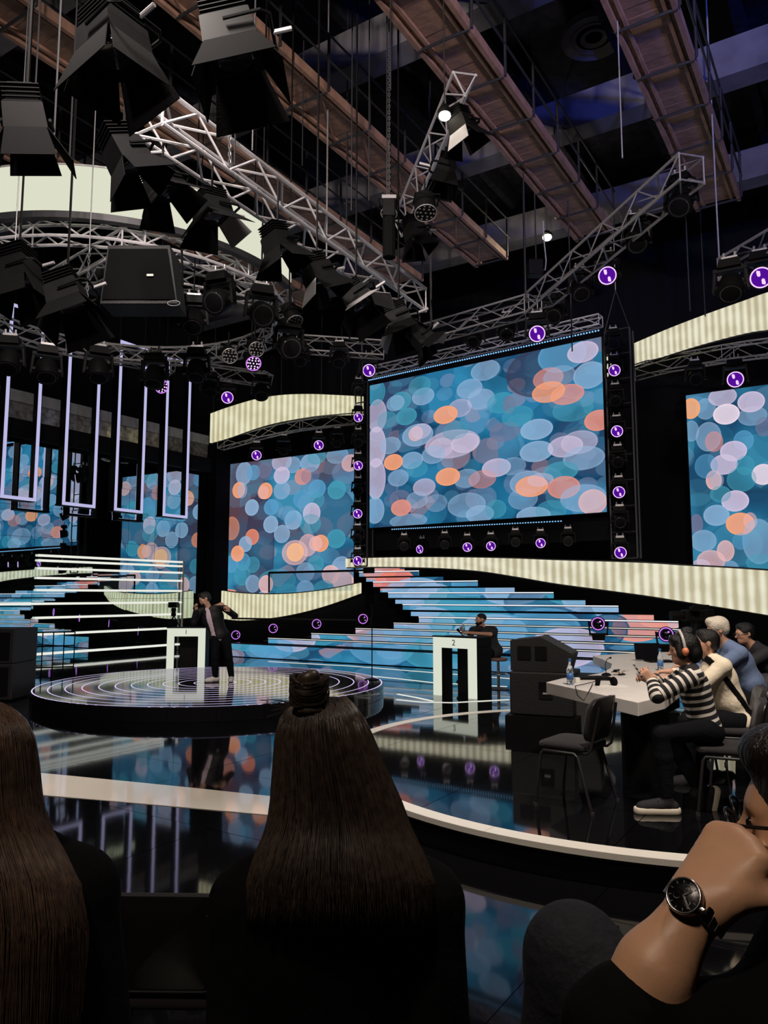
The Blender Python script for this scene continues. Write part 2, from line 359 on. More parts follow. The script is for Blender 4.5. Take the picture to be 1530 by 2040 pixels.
# mirror wall: panels hung in a grid, each a hair out of true
wl = struct(MB().box(hall(10, MIR_B - .12, 6.3), (27, .16, 12.6), X=AV, Y=BV).build('wall_left', 'drape'))
for i in range(12):
    for k in range(7):
        a = 7.3 + i * 1.06; z = .43 + k * .86
        o = MB().box((0, 0, 0), (1.05, .02, .852)).build('mirror_panel', 'mirror', wl, local=True)
        o.location = hall(a + .53, MIR_B - .02, z)
        o.rotation_euler = Euler((random.gauss(0, .0014), 0, math.pi / 2 - AZ + random.gauss(0, .0014)))
# bulkhead above the mirrors
bk = thing('bulkhead', 'long bulkhead of grey boards and mottled metallic squares above the mirror wall', 'bulkhead', hall(13, MIR_B, 6.1))
for i in range(11):
    a = 7.3 + i * 1.06 + .53
    MB().box(hall(a, MIR_B + .12, 7.28), (1.05, .1, .32), X=AV, Y=BV).build('board', 'grey_board', bk)
    for k in range(2): MB().box(hall(a, MIR_B + .1, 6.62 + .25 * k + .12), (1.05, .04, .245), X=AV, Y=BV).build('metal_panel', 'mirror_dim', bk)
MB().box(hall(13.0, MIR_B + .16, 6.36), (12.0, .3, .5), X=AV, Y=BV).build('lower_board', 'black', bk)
MB().box(hall(19.45, MIR_B + .22, 3.7), (.7, .40, 7.4), X=AV, Y=BV).build('column', 'drape'); bpy.data.objects['column']['kind'] = 'structure'
# stack of LED tubes fixed on the mirrors
tubes = thing('led_tube_stack', 'stack of nine long white LED tubes fixed level on the mirror wall', 'LED tubes', hall(15, MIR_B + .04, 0))
for k, z in enumerate([2.94, 2.80, 2.58, 2.31, 1.97, 1.59, 1.2, .74, .2]):
    a0 = 12.7 if k not in (5, 8) else (11.2 if k == 5 else 12.2); a1 = 18.0
    bar('tube', hall(a0, MIR_B + .05, z), hall(a1, MIR_B + .05, z), .032, 'led_tube', tubes, 8)
bar('post', hall(18.03, MIR_B + .07, 0), hall(18.03, MIR_B + .07, 2.97), .035, 'grey_board', tubes, 8)

# ================================================================== screens
O, OP, PW, PK, BL, LB, DB, TL, GR = (255, 168, 120), (236, 150, 130), (214, 200, 228), (240, 190, 190), (92, 162, 206), (150, 186, 222), (28, 84, 124), (70, 160, 186), (120, 118, 150)
def bil(x, y, q):
    """position inside the quad q = TL, TR, BR, BL, both in the same drawing frame -> (u, v)"""
    u = .5; v = .5
    for _ in range(12):
        tx = q[3][0] + (q[0][0] - q[3][0]) * v; bx = q[2][0] + (q[1][0] - q[2][0]) * v
        u = (x - tx) / (bx - tx)
        ty = q[0][1] + (q[1][1] - q[0][1]) * u; by = q[3][1] + (q[2][1] - q[3][1]) * u
        v = (by - y) / (by - ty)
    return u, v
def discs(lst, q, W, Hh):
    out = []
    for (x, y, rx, ry, c, al) in lst:
        u, v = bil(x, y, q); out.append((u, v, rx / W, ry / Hh, c, al, .06 if al < .97 else .05))
    return out
BIGQ = [(143, 325), (1317, 85), (1350, 970), (147, 1048)]
big = [(1180, 60, 380, 170, DB, .5), (1060, 250, 170, 120, (60, 60, 84), .75), (300, 470, 200, 150, DB, .4), (860, 760, 120, 260, (24, 110, 150), .45), (250, 900, 60, 200, DB, .6), (1130, 480, 120, 80, DB, .5),
       (190, 480, 60, 90, PW, .6), (185, 640, 62, 110, PW, .75), (185, 800, 60, 110, PW, .7), (180, 960, 58, 70, LB, .7), (180, 360, 60, 70, TL, .6),
       (620, 620, 150, 70, PW, .55), (690, 615, 75, 48, PW, .7), (560, 640, 70, 50, PW, .5), (1150, 170, 110, 80, BL, .8), (1240, 160, 68, 48, PW, .8), (1270, 280, 70, 60, LB, .7), (790, 240, 75, 50, LB, .6),
       (330, 400, 65, 48, TL, .8), (300, 412, 55, 42, LB, .6), (460, 375, 64, 45, LB, .7), (440, 320, 65, 50, TL, .6), (710, 335, 68, 48, LB, .65), (770, 390, 70, 50, LB, .6), (660, 435, 64, 46, PW, .45), (870, 410, 70, 50, TL, .7), (910, 420, 30, 44, GR, .8),
       (365, 480, 62, 45, TL, .8), (250, 500, 60, 45, TL, .5), (430, 575, 90, 58, LB, .7), (420, 568, 42, 38, PK, .75), (450, 555, 58, 40, PW, .5), (270, 630, 65, 45, LB, .6), (400, 705, 64, 44, LB, .7), (520, 675, 66, 46, LB, .6), (430, 750, 60, 40, TL, .5),
       (320, 795, 62, 44, LB, .6), (470, 840, 64, 44, PW, .6), (330, 900, 62, 46, GR, .6), (430, 905, 62, 44, LB, .5), (700, 930, 100, 60, LB, .5), (770, 975, 72, 42, LB, .7), (380, 1010, 110, 36, LB, .5), (540, 920, 60, 44, LB, .35), (850, 950, 52, 44, TL, .6),
       (890, 560, 75, 46, GR, .65), (640, 550, 70, 44, TL, .5), (1040, 550, 76, 48, LB, .85), (1040, 662, 78, 48, LB, .8), (1170, 640, 78, 48, PW, .7), (1230, 620, 80, 52, PW, .5), (1250, 700, 90, 52, LB, .6), (1150, 765, 78, 44, TL, .75), (850, 742, 72, 44, PW, .75), (930, 735, 64, 42, LB, .4),
       (700, 795, 70, 46, LB, .5), (780, 800, 70, 44, OP, .45), (1000, 820, 84, 56, LB, .6), (1165, 845, 72, 50, OP, .8), (1250, 900, 100, 60, LB, .55), (1290, 920, 60, 55, PK, .75), (1030, 985, 80, 40, LB, .8), (1110, 960, 70, 46, TL, .5), (980, 900, 70, 50, LB, .4), (950, 480, 76, 48, TL, .55), (1200, 450, 90, 56, TL, .5),
       (1090, 290, 70, 50, OP, .6), (1140, 280, 74, 48, LB, .4), (1175, 375, 76, 46, OP, .75), (1092, 360, 76, 48, O, .8), (585, 470, 66, 45, O, 1), (290, 715, 57, 42, O, 1), (600, 787, 66, 44, O, 1), (338, 945, 60, 42, OP, .95), (1020, 838, 76, 48, O, .9), (1060, 805, 60, 30, PW, .4), (1310, 512, 60, 46, OP, .95)]
bokeh('screen_big_picture', discs(big, BIGQ, 1190, 760), asp=1.7, vor=((5.5, .46, .3), (9, .42, .22)), nscale=2.2)
LQ = [(297, 735), (1280, 592), (1273, 1550), (268, 1730)]
left = [(345, 850, 60, 400, (98, 62, 66), .7), (560, 1350, 120, 420, (52, 56, 84), .75), (1120, 1060, 170, 200, (48, 84, 118), .8), (500, 800, 150, 80, (88, 92, 118), .6), (430, 800, 70, 90, LB, .7), (510, 790, 55, 58, BL, .8), (600, 770, 60, 60, GR, .6),
        (740, 700, 80, 70, PW, .6), (830, 720, 60, 60, LB, .6), (960, 700, 75, 70, LB, .8), (1010, 660, 70, 50, TL, .7), (740, 800, 64, 64, PW, .85), (905, 800, 64, 60, OP, .85), (960, 790, 70, 60, GR, .5), (1250, 690, 60, 60, PK, .7), (1160, 640, 80, 60, LB, .5),
        (740, 910, 66, 66, LB, .6), (895, 960, 66, 66, BL, .7), (1010, 880, 66, 66, BL, .85), (1155, 878, 66, 66, TL, .9), (1010, 960, 56, 60, TL, .6), (970, 1055, 66, 76, PW, .8), (495, 1055, 58, 62, LB, .95), (655, 1040, 60, 60, BL, .95), (650, 1165, 60, 64, LB, .9), (830, 1115, 68, 70, LB, .85), (800, 1090, 55, 60, BL, .5),
        (740, 1225, 64, 66, LB, .75), (960, 1130, 80, 70, TL, .6), (1150, 1210, 68, 66, TL, .85), (940, 1280, 70, 80, PK, .6), (840, 1345, 100, 90, PK, .6), (1000, 1400, 60, 60, TL, .7), (1190, 1390, 70, 70, LB, .7), (1110, 1455, 64, 64, PK, .9), (1200, 1490, 76, 70, PK, .85), (920, 1470, 70, 70, LB, .5),
        (320, 1230, 70, 90, (214, 140, 110), .7), (420, 1470, 60, 66, BL, .7), (500, 1480, 60, 60, TL, .6), (320, 1500, 56, 66, BL, .8), (410, 1570, 70, 80, TL, .6), (500, 1620, 60, 66, LB, .6), (700, 1560, 150, 80, TL, .5), (920, 1590, 66, 66, LB, .7), (780, 1640, 90, 70, TL, .5), (1060, 1570, 80, 70, TL, .6), (600, 1700, 60, 50, LB, .8), (910, 1700, 56, 40, TL, .8), (310, 1715, 50, 22, (250, 160, 130), .95),
        (610, 1605, 58, 66, PK, .9), (385, 930, 55, 62, O, 1), (415, 930, 42, 60, LB, .55), (608, 922, 58, 62, O, 1), (590, 935, 46, 50, PK, .55), (497, 1275, 57, 60, (232, 138, 110), 1), (440, 1335, 56, 60, LB, .85), (372, 1415, 56, 60, O, 1), (1035, 1255, 60, 60, O, 1), (1000, 1260, 50, 52, PK, .7), (843, 1342, 66, 66, (255, 190, 140), 1)]
bokeh('screen_left_picture', discs(left, LQ, 985, 980), asp=1.05, vor=((5, .44, .22), (7, .40, .18)), base=((32, 96, 134), (60, 140, 176), (84, 72, 88)), nscale=2.6)
RQ = [(745, 397), (1348, 308), (1348, 1665), (812, 1625)]
right = [(800, 470, 120, 70, BL, .4), (1100, 640, 300, 60, DB, .6), (850, 950, 90, 140, DB, .5), (1250, 1200, 120, 100, DB, .5), (900, 490, 80, 80, LB, .5), (1030, 400, 110, 70, PW, .7), (1245, 540, 110, 70, LB, .5), (920, 690, 100, 110, LB, .55), (1175, 720, 76, 74, BL, .7), (960, 725, 70, 76, OP, .5), (1320, 620, 60, 70, GR, .6),
         (1240, 435, 102, 76, PW, .9), (1055, 527, 102, 76, (240, 224, 240), 1), (785, 490, 74, 78, (255, 176, 116), 1), (790, 650, 60, 80, LB, .5), (1030, 890, 104, 74, PW, .85), (1100, 795, 102, 74, PW, .9), (955, 1000, 62, 72, PK, .9), (980, 1000, 50, 60, LB, .4), (1300, 970, 84, 74, (238, 220, 234), 1), (900, 900, 90, 90, BL, .5), (1180, 900, 70, 70, TL, .5), (1150, 1000, 110, 90, TL, .5),
         (1102, 1153, 104, 76, PW, .95), (970, 1248, 100, 76, LB, .8), (830, 1300, 50, 72, GR, .85), (1000, 1100, 80, 60, TL, .6), (880, 1420, 100, 80, LB, .6), (1132, 1318, 107, 80, O, 1), (1200, 1300, 50, 60, PK, .5), (1030, 1500, 66, 76, PK, .8), (930, 1560, 110, 76, PK, .7), (1250, 1450, 120, 160, LB, .5), (1130, 1440, 60, 60, BL, .5), (860, 1600, 80, 60, PW, .6), (1060, 1620, 60, 50, LB, .5), (1250, 1600, 100, 60, TL, .5)]
bokeh('screen_right_picture', discs(right, RQ, 603, 1300), asp=.5, vor=((3.5, .42, .25), (5, .40, .2)), base=((34, 98, 134), (56, 134, 168), (30, 66, 96)))
def screen(name, label, a_l, a_r, corners, pic, thick=.12, frame=.02):
    """corners: TL, TR, BR, BL world points; a slab with the picture on its face"""
    tl, tr, br, bl = [Vector(c) for c in corners]; n = (tr - tl).cross(bl - tl).normalized()
    if n.y > 0: n = -n
    t = thing(name, label, 'screen', (bl + br) / 2)
    f = MB(); f.add([tl, tr, br, bl], [(3, 2, 1, 0)]); uvs = {0: (0, 1), 1: (1, 1), 2: (1, 0), 3: (0, 0)}
    f.build('picture', pic, t, uvf=lambda v, k: uvs[k])
    b = MB(); g = -n * .004; bk_ = -n * thick; x = (tr - tl).normalized() * frame; y = (tl - bl).normalized() * frame
    c = [tl - x + y, tr + x + y, br + x - y, bl - x - y]
    b.add([p + g for p in c] + [p + bk_ for p in c], [(3, 2, 1, 0), (4, 5, 6, 7), (0, 1, 5, 4), (1, 2, 6, 5), (2, 3, 7, 6), (3, 0, 4, 7)])
    b.build('cabinet', 'black', t); return t
SA = 18.9
def flat(corn, al, ar):
    """four pixel corners -> upright rectangle between hall depth al (left edge) and ar (right edge)"""
    tl, tr, br, bl = px_a(*corn[0], al), px_a(*corn[1], ar), px_a(*corn[2], ar), px_a(*corn[3], al)
    zt = (tl.z + tr.z) / 2; zb = (bl.z + br.z) / 2
    for p in (tl, tr): p.z = zt
    for p in (bl, br): p.z = zb
    l = (tl + bl) / 2; r = (tr + br) / 2
    return [Vector((l.x, l.y, zt)), Vector((r.x, r.y, zt)), Vector((r.x, r.y, zb)), Vector((l.x, l.y, zb))]
BIGC = flat([(736, 766), (1197, 674), (1210, 1022), (737, 1050)], 18.95, 18.35)
screen('led_screen', 'widest LED screen, hung level over the glowing stairs, blue bokeh with orange discs', 0, 0, BIGC, 'screen_big_picture')
LEFTC = flat([(455, 927), (705, 892), (705, 1178), (450, 1180)], 20.0, 20.0)
LEFTC[2].z = LEFTC[3].z = 1.9
screen('led_screen', 'squarish LED screen beside the mirror wall, bokeh with brown and orange tones', 0, 0, LEFTC, 'screen_left_picture')
RC = flat([(1365, 789), (1530, 765), (1540, 1145), (1383, 1131)], 20.0, 20.0)
ext = (RC[1] - RC[0]) * 1.6; RC[1] += ext; RC[2] += ext
bm_uv = 1 / 2.6
def right_screen():
    tl, tr, br, bl = RC; t = thing('led_screen', 'LED screen with large pink and orange discs standing above the judges', 'screen', (bl + br) / 2)
    f = MB(); f.add([tl, tr, br, bl], [(3, 2, 1, 0)]); uvs = {0: (0, 1), 1: (2.6, 1), 2: (2.6, 0), 3: (0, 0)}
    f.build('picture', 'screen_right_picture', t, uvf=lambda v, k: uvs[k])
    MB().box((tl + br) / 2 + AV * .08, ((tr - tl).length + .05, .12, tl.z - bl.z + .05), X=BV, Y=AV).build('cabinet', 'black', t)
right_screen()
# rows of blue LED points along the edges of the big screen
def dots(name, label, p0, p1, step, s=.03):
    t = thing(name, label, 'LED strip', (p0 + p1) / 2); d = p1 - p0; n = int(d.length / step); m = MB()
    bar('rail', p0 + AV * .05, p1 + AV * .05, .035, 'black', t)
    for k in range(n): m.box(p0 + d * ((k + .5) / n), (s * 1.1, .03, s), X=d.normalized(), Y=AV)
    tag(m.build('led_points', 'led_dot', t), kind='stuff')
u = (BIGC[1] - BIGC[0])
dots('led_point_strip', 'row of blue LED points along the top edge of the widest screen', BIGC[0] + Vector((0, 0, .14)) - AV * .1, BIGC[1] + Vector((0, 0, .14)) - AV * .1, .075)
dots('led_point_strip', 'row of blue LED points hanging below the widest screen', BIGC[3] + u * .115 + Vector((0, 0, -.09)) - AV * .05, BIGC[2] - u * .155 + Vector((0, 0, -.16)) - AV * .05, .075, .026)
MB().box((BIGC[2] + BIGC[3]) / 2 + AV * .5 + Vector((0, 0, .3)), (u.length + .3, .1, 1.9), X=u.normalized(), Y=AV).build('screen_drape', 'drape')
tag(bpy.data.objects['screen_drape'], 'black drape hung behind the lamps under the widest screen', 'drape')

# ================================================================== glowing curved bands
def ribbon(name, label, samp, npan, glow='fabric_glow', thick=.16, cat='light box', sub=5):
    """samp: (x, y_top, y_bottom, d); linear in between after smoothing by Catmull-Rom"""
    P = [(px(x, yt, d=d), px(x, yb, d=d)) for x, yt, yb, d in samp]
    for a, b in P: b.x, b.y = a.x, a.y
    def cr(t):
        i = min(int(t), len(P) - 2); f = t - i; g = lambda k: P[max(0, min(len(P) - 1, k))]; o = []
        for e in (0, 1):
            p0, p1, p2, p3 = g(i - 1)[e], g(i)[e], g(i + 1)[e], g(i + 2)[e]
            o.append(.5 * ((2 * p1) + (p2 - p0) * f + (2 * p0 - 5 * p1 + 4 * p2 - p3) * f * f + (3 * p1 - p0 - 3 * p2 + p3) * f ** 3))
        return o
    N_ = npan * sub; pts = [cr(k / N_ * (len(P) - 1)) for k in range(N_ + 1)]
    s = [0]
    for k in range(N_): s.append(s[-1] + (pts[k + 1][0] - pts[k][0]).xy.length)
    t = thing(name, label, cat, (pts[0][1] + pts[-1][1]) / 2)
    nor = []
    for k in range(N_ + 1):
        d = pts[min(k + 1, N_)][0] - pts[max(k - 1, 0)][0]; n = Vector((d.y, -d.x, 0)).normalized()
        if n.y > 0: n = -n
        nor.append(n)
    for j in range(npan):
        m = MB(); K = list(range(j * sub, j * sub + sub + 1)); uv = {}
        for q, k in enumerate(K):
            a, b = pts[k]; n = nor[k]; g = (.004 if q == 0 else -.004 if q == sub else 0); dx = (pts[K[1]][0] - pts[K[0]][0]).normalized() * g
            for h, p in enumerate((a + dx, b + dx, b + dx - n * thick, a + dx - n * thick)):
                uv[len(m.v)] = (s[k], h in (0, 3)); m.v.append(tuple(p))
        for q in range(sub):
            for h in range(4): m.f.append((q * 4 + h, q * 4 + (h + 1) % 4, q * 4 + 4 + (h + 1) % 4, q * 4 + 4 + h))
        m.f += [(3, 2, 1, 0), (sub * 4, sub * 4 + 1, sub * 4 + 2, sub * 4 + 3)]
        m.build('panel', glow, t, uvf=lambda v, k: uv[k])
    tr = MB().tube([p[0] - n * thick * .5 + Vector((0, 0, .015)) for p, n in zip(pts, nor)], .022, 5); tr.build('top_rail', 'pipe_dark', t)
    tr = MB().tube([p[1] - n * thick * .5 - Vector((0, 0, .015)) for p, n in zip(pts, nor)], .022, 5); tr.build('bottom_rail', 'pipe_dark', t)
    return pts, nor
ribbon('light_box', 'curved cream light box hung high beside the widest screen, over the mirror-side screen', [(419, 824, 882, 23.5), (455, 811, 872, 23.2), (510, 795, 853, 23.0), (560, 787, 840, 23.2), (615, 785, 831, 23.6), (670, 787, 827, 24.2), (745, 791, 826, 25.2)], 12)
ribbon('light_box', 'curved cream light box hung high above the screen behind the judges', [(1190, 716, 757, 21.5), (1240, 694, 735, 20.4), (1321, 659, 708, 18.8), (1398, 629, 684, 17.5), (1479, 600, 663, 16.3), (1530, 582, 655, 15.6), (1620, 556, 640, 14.6)], 6, 'fabric_glow_pale')
lowL, _ = ribbon('light_box', 'low curved cream light box under the mirror-side screen', [(441, 1177, 1232, 26.3), (480, 1182, 1236, 25.7), (540, 1184, 1231, 25.0), (600, 1181, 1220, 24.4), (660, 1173, 1203, 24.0), (718, 1161, 1182, 23.8)], 7)
lowR, _ = ribbon('light_box', 'long low cream light box sweeping from the stair head down behind the judges', [(688, 1113, 1130, 23.2), (760, 1111, 1129, 22.3), (860, 1110, 1131, 21.2), (950, 1111, 1137, 20.2), (1030, 1113, 1149, 19.4), (1105, 1116, 1162, 18.7), (1210, 1119, 1176, 17.8), (1290, 1122, 1187, 17.2), (1365, 1127, 1199, 16.7), (1440, 1131, 1211, 16.2), (1530, 1137, 1226, 15.6), (1640, 1146, 1244, 15.0)], 14, 'fabric_glow_pale')
# black fronts below the two low bands, down to the floor
def fascia(name, label, pts, back):
    m = MB(); n = len(pts)
    m.v = [tuple(p[1] + AV * back - Vector((0, 0, .03))) for p in pts] + [(p[1].x + AV.x * back, p[1].y + AV.y * back, 0) for p in pts]
    m.f = [(k, k + 1, n + k + 1, n + k) for k in range(n - 1)]
    m.v += [tuple(Vector(v) + AV * .08) for v in m.v]
    m.f += [tuple(q + 2 * n for q in f[::-1]) for f in m.f] + [(k, 2 * n + k, 2 * n + k + 1, k + 1) for k in range(n - 1)]
    tag(m.build(name, 'drape'), label, 'fascia')
fascia('stage_fascia', 'black front wall under the low light box by the mirror-side screen', lowL, .25)
fascia('stage_fascia', 'black front wall below the long light box behind the judges', lowR, 1.6)
# upper gallery deck with glass rail in front of the mirror-side screen
rl = thing('glass_rail', 'glass railing with dark handrail on the gallery before the mirror-side screen', 'railing', px(620, 1180, d=24.6))
A_, B_, C_ = px(536, 1141, d=24.6), px(700, 1137, d=23.6), px(536, 1181, d=24.6)
bar('handrail', A_, B_ + (B_ - A_) * .2, .035, 'black', rl); bar('post', A_, C_, .03, 'black', rl)
mat('glass_thin', (.75, .85, .9), .03, trans=.97, spec=.4)
MB().box((A_ + B_) / 2 - Vector((0, 0, .32)), ((B_ - A_).length, .012, .6), X=(B_ - A_).normalized(), Y=AV).build('glass_pane', 'glass_thin', rl)
bar('ledge_rail', px(462, 1232, d=25), px(720, 1236, d=23.4), .03, 'pipe_dark', rl)

# ================================================================== LED stairs
SQ = [(0, 0), (1, 0), (1, 1), (0, 1)]
sd = [(.1, .8, .1, .16, LB, .7), (.16, .92, .06, .1, OP, .8), (.22, .82, .06, .12, (240, 130, 110), .95), (.3, .7, .09, .14, LB, .8), (.36, .66, .07, .12, LB, .75), (.45, .6, .08, .15, TL, .7), (.5, .76, .08, .12, BL, .8), (.62, .7, .09, .14, LB, .85), (.7, .6, .1, .16, DB, .7), (.78, .7, .08, .14, TL, .8), (.84, .62, .09, .13, LB, .7), (.93, .56, .1, .14, LB, .8), (1.0, .48, .06, .1, PK, .9), (.95, .4, .06, .12, (238, 150, 130), .95), (.88, .36, .05, .14, DB, .9),
      (.2, .42, .08, .14, PW, .8), (.28, .34, .09, .16, PK, .55), (.12, .3, .08, .16, TL, .7), (.4, .36, .1, .18, LB, .8), (.52, .4, .09, .16, TL, .7), (.6, .3, .1, .18, LB, .7), (.72, .36, .1, .18, BL, .7), (.8, .22, .09, .16, PW, .7), (.34, .18, .1, .18, BL, .7), (.05, .2, .07, .12, PW, .7), (.5, .14, .1, .16, TL, .7), (-.1, .16, .09, .1, TL, .8), (-.02, .1, .08, .1, BL, .8)]
bokeh('stair_picture', [(u_, v_, a_, b_, c_, al, .05) for u_, v_, a_, b_, c_, al in sd], asp=2.2, vor=((6, .42, .4), (8, .4, .3)), base=((24, 90, 128), (70, 150, 190), (36, 70, 104)), strength=.95)
stairs = thing('led_stairs', 'broad stairs with LED picture risers and white lit nosings rising behind podium two', 'stairs', hall(18, -11, 0))
ST = [(690, 806), (716, 835), (730, 883), (744, 952), (758, 1025), (774, 1103), (788, 1166), (803, 1232), (819, 1302), (835, 1351), (785, 1358), (709, 1362), (621, 1364), (535, 1366), (461, 1368)]
RISE = .165; RUN = .22
def stair_uv(v, k=0):
    p = Vector(v); return ((p.dot(BV) + 14.5) / 10.5, p.z / 2.8)
for i, (xl, xr) in enumerate(ST):
    k = i + 1; z = 1.83 + (6.4 - k) * RISE; a = 17.0 + (15 - k) * RUN
    ya = 1186 + (1.83 - z) * F / 22
    l = px_a(xl, ya, a); r = px_a(xr, ya, a); l.z = r.z = z
    zb = z - RISE if k < 15 else 0.0
    st = MB().box((l + r) / 2 + AV * (RUN / 2 + .02) - Vector((0, 0, (z - zb) / 2)), ((r - l).length, RUN + .02, z - zb), X=BV, Y=AV).build('step', 'black_gloss', stairs)
    q = MB(); g = -AV * .012; lo = Vector((0, 0, zb + .02)); hi = Vector((0, 0, z - .03))
    q.add([Vector((l.x, l.y, 0)) + g + hi, Vector((r.x, r.y, 0)) + g + hi, Vector((r.x, r.y, 0)) + g + lo, Vector((l.x, l.y, 0)) + g + lo], [(3, 2, 1, 0)])
    q.v += [tuple(Vector(p) - g * .9) for p in q.v]; q.f += [(4, 5, 6, 7), (0, 1, 5, 4), (1, 2, 6, 5), (2, 3, 7, 6), (3, 0, 4, 7)]
    q.build('led_riser', 'stair_picture', stairs, uvf=stair_uv)
    if k in (2, 4, 6, 8, 10, 12, 13, 14, 11): bar('lit_nosing', l - AV * .02, r - AV * .02, .013 if k < 11 else .009, 'led_white' if k < 11 else 'led_tube', stairs)
MB().box(hall(20.75, -13.0, 2.66), (2.4, 1.2, .1), X=BV, Y=AV).build('landing', 'black', stairs)
# lines of light let into the floor at the foot of the stairs
for lab, pts in (('lit white line in the floor at the foot of the glowing stairs', [(535, 1318), (700, 1327), (862, 1340), (1015, 1352)]), ('lit white line in the floor curving beside the round platform', [(790, 1394), (840, 1399), (900, 1400), (1014, 1394)]), ('lit white line in the floor just before podium two', [(792, 1383), (830, 1390), (862, 1397)]), ('thin lit line in the floor between the stairs and the round platform', [(700, 1343), (790, 1352), (862, 1360), (1010, 1368)])):
    P = [px(x, y, z=0) for x, y in pts]; m = MB()
    for k in range(len(P) - 1):
        d = (P[k + 1] - P[k]).normalized(); n = Vector((-d.y, d.x, 0)) * .03; m.prism([P[k] - n, P[k + 1] - n, P[k + 1] + n, P[k] + n], 0.0, .006)
    tag(m.build('floor_light_line', 'led_tube'), lab, 'light strip')
# ================================================================== round platform
PC, PR = Vector((-3.13, 14.32, 0)), 3.12
plat = thing('round_platform', 'low round black platform with concentric white light rings under the singer', 'platform', PC)
mat('plat_gloss', (.008, .008, .009), .06, spec=.75)
MB().lathe([(PR - .03, 0), (PR - .02, PLAT_Z - .02), (PR - .02, PLAT_Z)], c=PC, n=96).build('deck', 'plat_gloss', plat, smooth=30)
for k in range(28):
    a0 = 2 * math.pi * k / 28; MB().ringstrip(PC, PR - .03, PR, .004, PLAT_Z - .025, a0 + .001, a0 + 2 * math.pi / 28 - .001, 6).build('side_panel', 'black_gloss', plat)
for k in range(11):
    r = PR * (43 + 31 * k) / 353; r -= .028 * (k == 10); MB().ringstrip(PC, r - .011 - .004 * (k == 10), r + .007, PLAT_Z - .004, PLAT_Z + .001, n=110).build('light_ring', 'ring_white', plat)

# ================================================================== overhead: wooden catwalks
plank_me = MB().box((0, 0, 0), (.205, .80, .03)).mesh('plank', 'wood')
hoop_me = MB().tube([(0, -.46, .9), (0, -.46, -.05), (0, -.42, -.09), (0, .42, -.09), (0, .46, -.05), (0, .46, .9)], .024, 6).mesh('hoop', 'pipe_dark', smooth=40)
names = {-12.7: 'timber catwalk slung over the lampshade ring', -9.7: 'timber catwalk running behind the long lighting truss', -7.35: 'timber catwalk with cross-braced frames near the small bright work lamp', -4.8: 'timber catwalk passing above the short steep truss', -2.2: 'timber catwalk ending above the tip of the long angled truss'}
for b, lab in names.items():
    t = thing('catwalk', lab, 'catwalk', hall(4, b, 10.0), rot=(0, 0, math.pi / 2 - AZ)); t['group'] = 'timber catwalks under the ceiling'
    for k in range(59):
        o = bpy.data.objects.new('plank', plank_me); COL.objects.link(o); o.parent = t; o.location = (.1 + k * .21, 0, random.uniform(0, .008)); o.rotation_euler = (random.gauss(0, .004), 0, 0)
    for sgn in (-1, 1):
        MB().box((6.2, sgn * .40, -.02), (12.5, .07, .16)).build('edge_board', 'wood_edge', t, local=True)
        MB().box((6.2, sgn * .27, -.035), (12.5, .05, .05)).build('runner', 'wood_edge', t, local=True)
    for k in range(11):
        o = bpy.data.objects.new('hoop', hoop_me); COL.objects.link(o); o.parent = t; o.location = (.35 + k * 1.2, 0, 0)
    for sgn in (-1, 1):
        for zz in (.45, .9): MB().cyl((0, sgn * .46, zz), (12.5, sgn * .46, zz), .02, 6).build('guard_rail', 'pipe_dark', t, local=True)
    if b == -7.35:
        for k in range(10):
            MB().cyl((.35 + k * 1.2, -.3, -.06), (1.55 + k * 1.2, .3, -.06), .018, 5).build('brace', 'wood_edge', t, local=True)
v = thing('ceiling_vent', 'round ceiling air vent with nested rings', 'vent', px(1183, 75, z=12.3))
for r in (.25, .42, .6): MB().lathe([(r - .09, 0), (r, -.03), (r, .12), (r - .09, .12)], c=px(1183, 75, z=12.3), n=28).build('vent_ring', 'concrete', v, smooth=40)
# ================================================================== trusses
def truss(name, label, p0, p1, size=.34, bay=.5, rc=.024, rb=.012, mt='alu', up=None, sep=True, tri=False, group=None, chords=True):
    p0 = Vector(p0); p1 = Vector(p1); d = p1 - p0; Ln = d.length; d.normalize()
    up = (up or Vector((0, 0, 1))); sd_ = d.cross(up).normalized(); up = sd_.cross(d).normalized(); h = size / 2
    C = [(-h, -h), (h, -h), (h, h), (-h, h)] if not tri else [(-h, h), (h, h), (0, -h)]
    t = thing(name, label, 'truss', (p0 + p1) / 2, group); n = max(2, round(Ln / bay)); st = Ln / n
    pt = lambda c, k: p0 + d * (k * st) + sd_ * C[c][0] + up * C[c][1]
    for c in range(len(C)): bar('chord', pt(c, 0), pt(c, n), rc, mt, t, 8)
    B = []
    for c in range(len(C)):
        e = (c + 1) % len(C)
        for k in range(n): B.append((pt(c, k), pt(e, k + 1)) if k % 2 == 0 else (pt(e, k), pt(c, k + 1)))
        for k in (0, n): B.append((pt(c, k), pt(e, k)))
    if sep:
        for a, b in B: bar('brace', a, b, rb, mt, t, 5)
    else:
        m = MB()
        for a, b in B: m.cyl(a, b, rb, 5)
        tag(m.build('lattice', mt, t, smooth=40), kind='stuff')
    return t
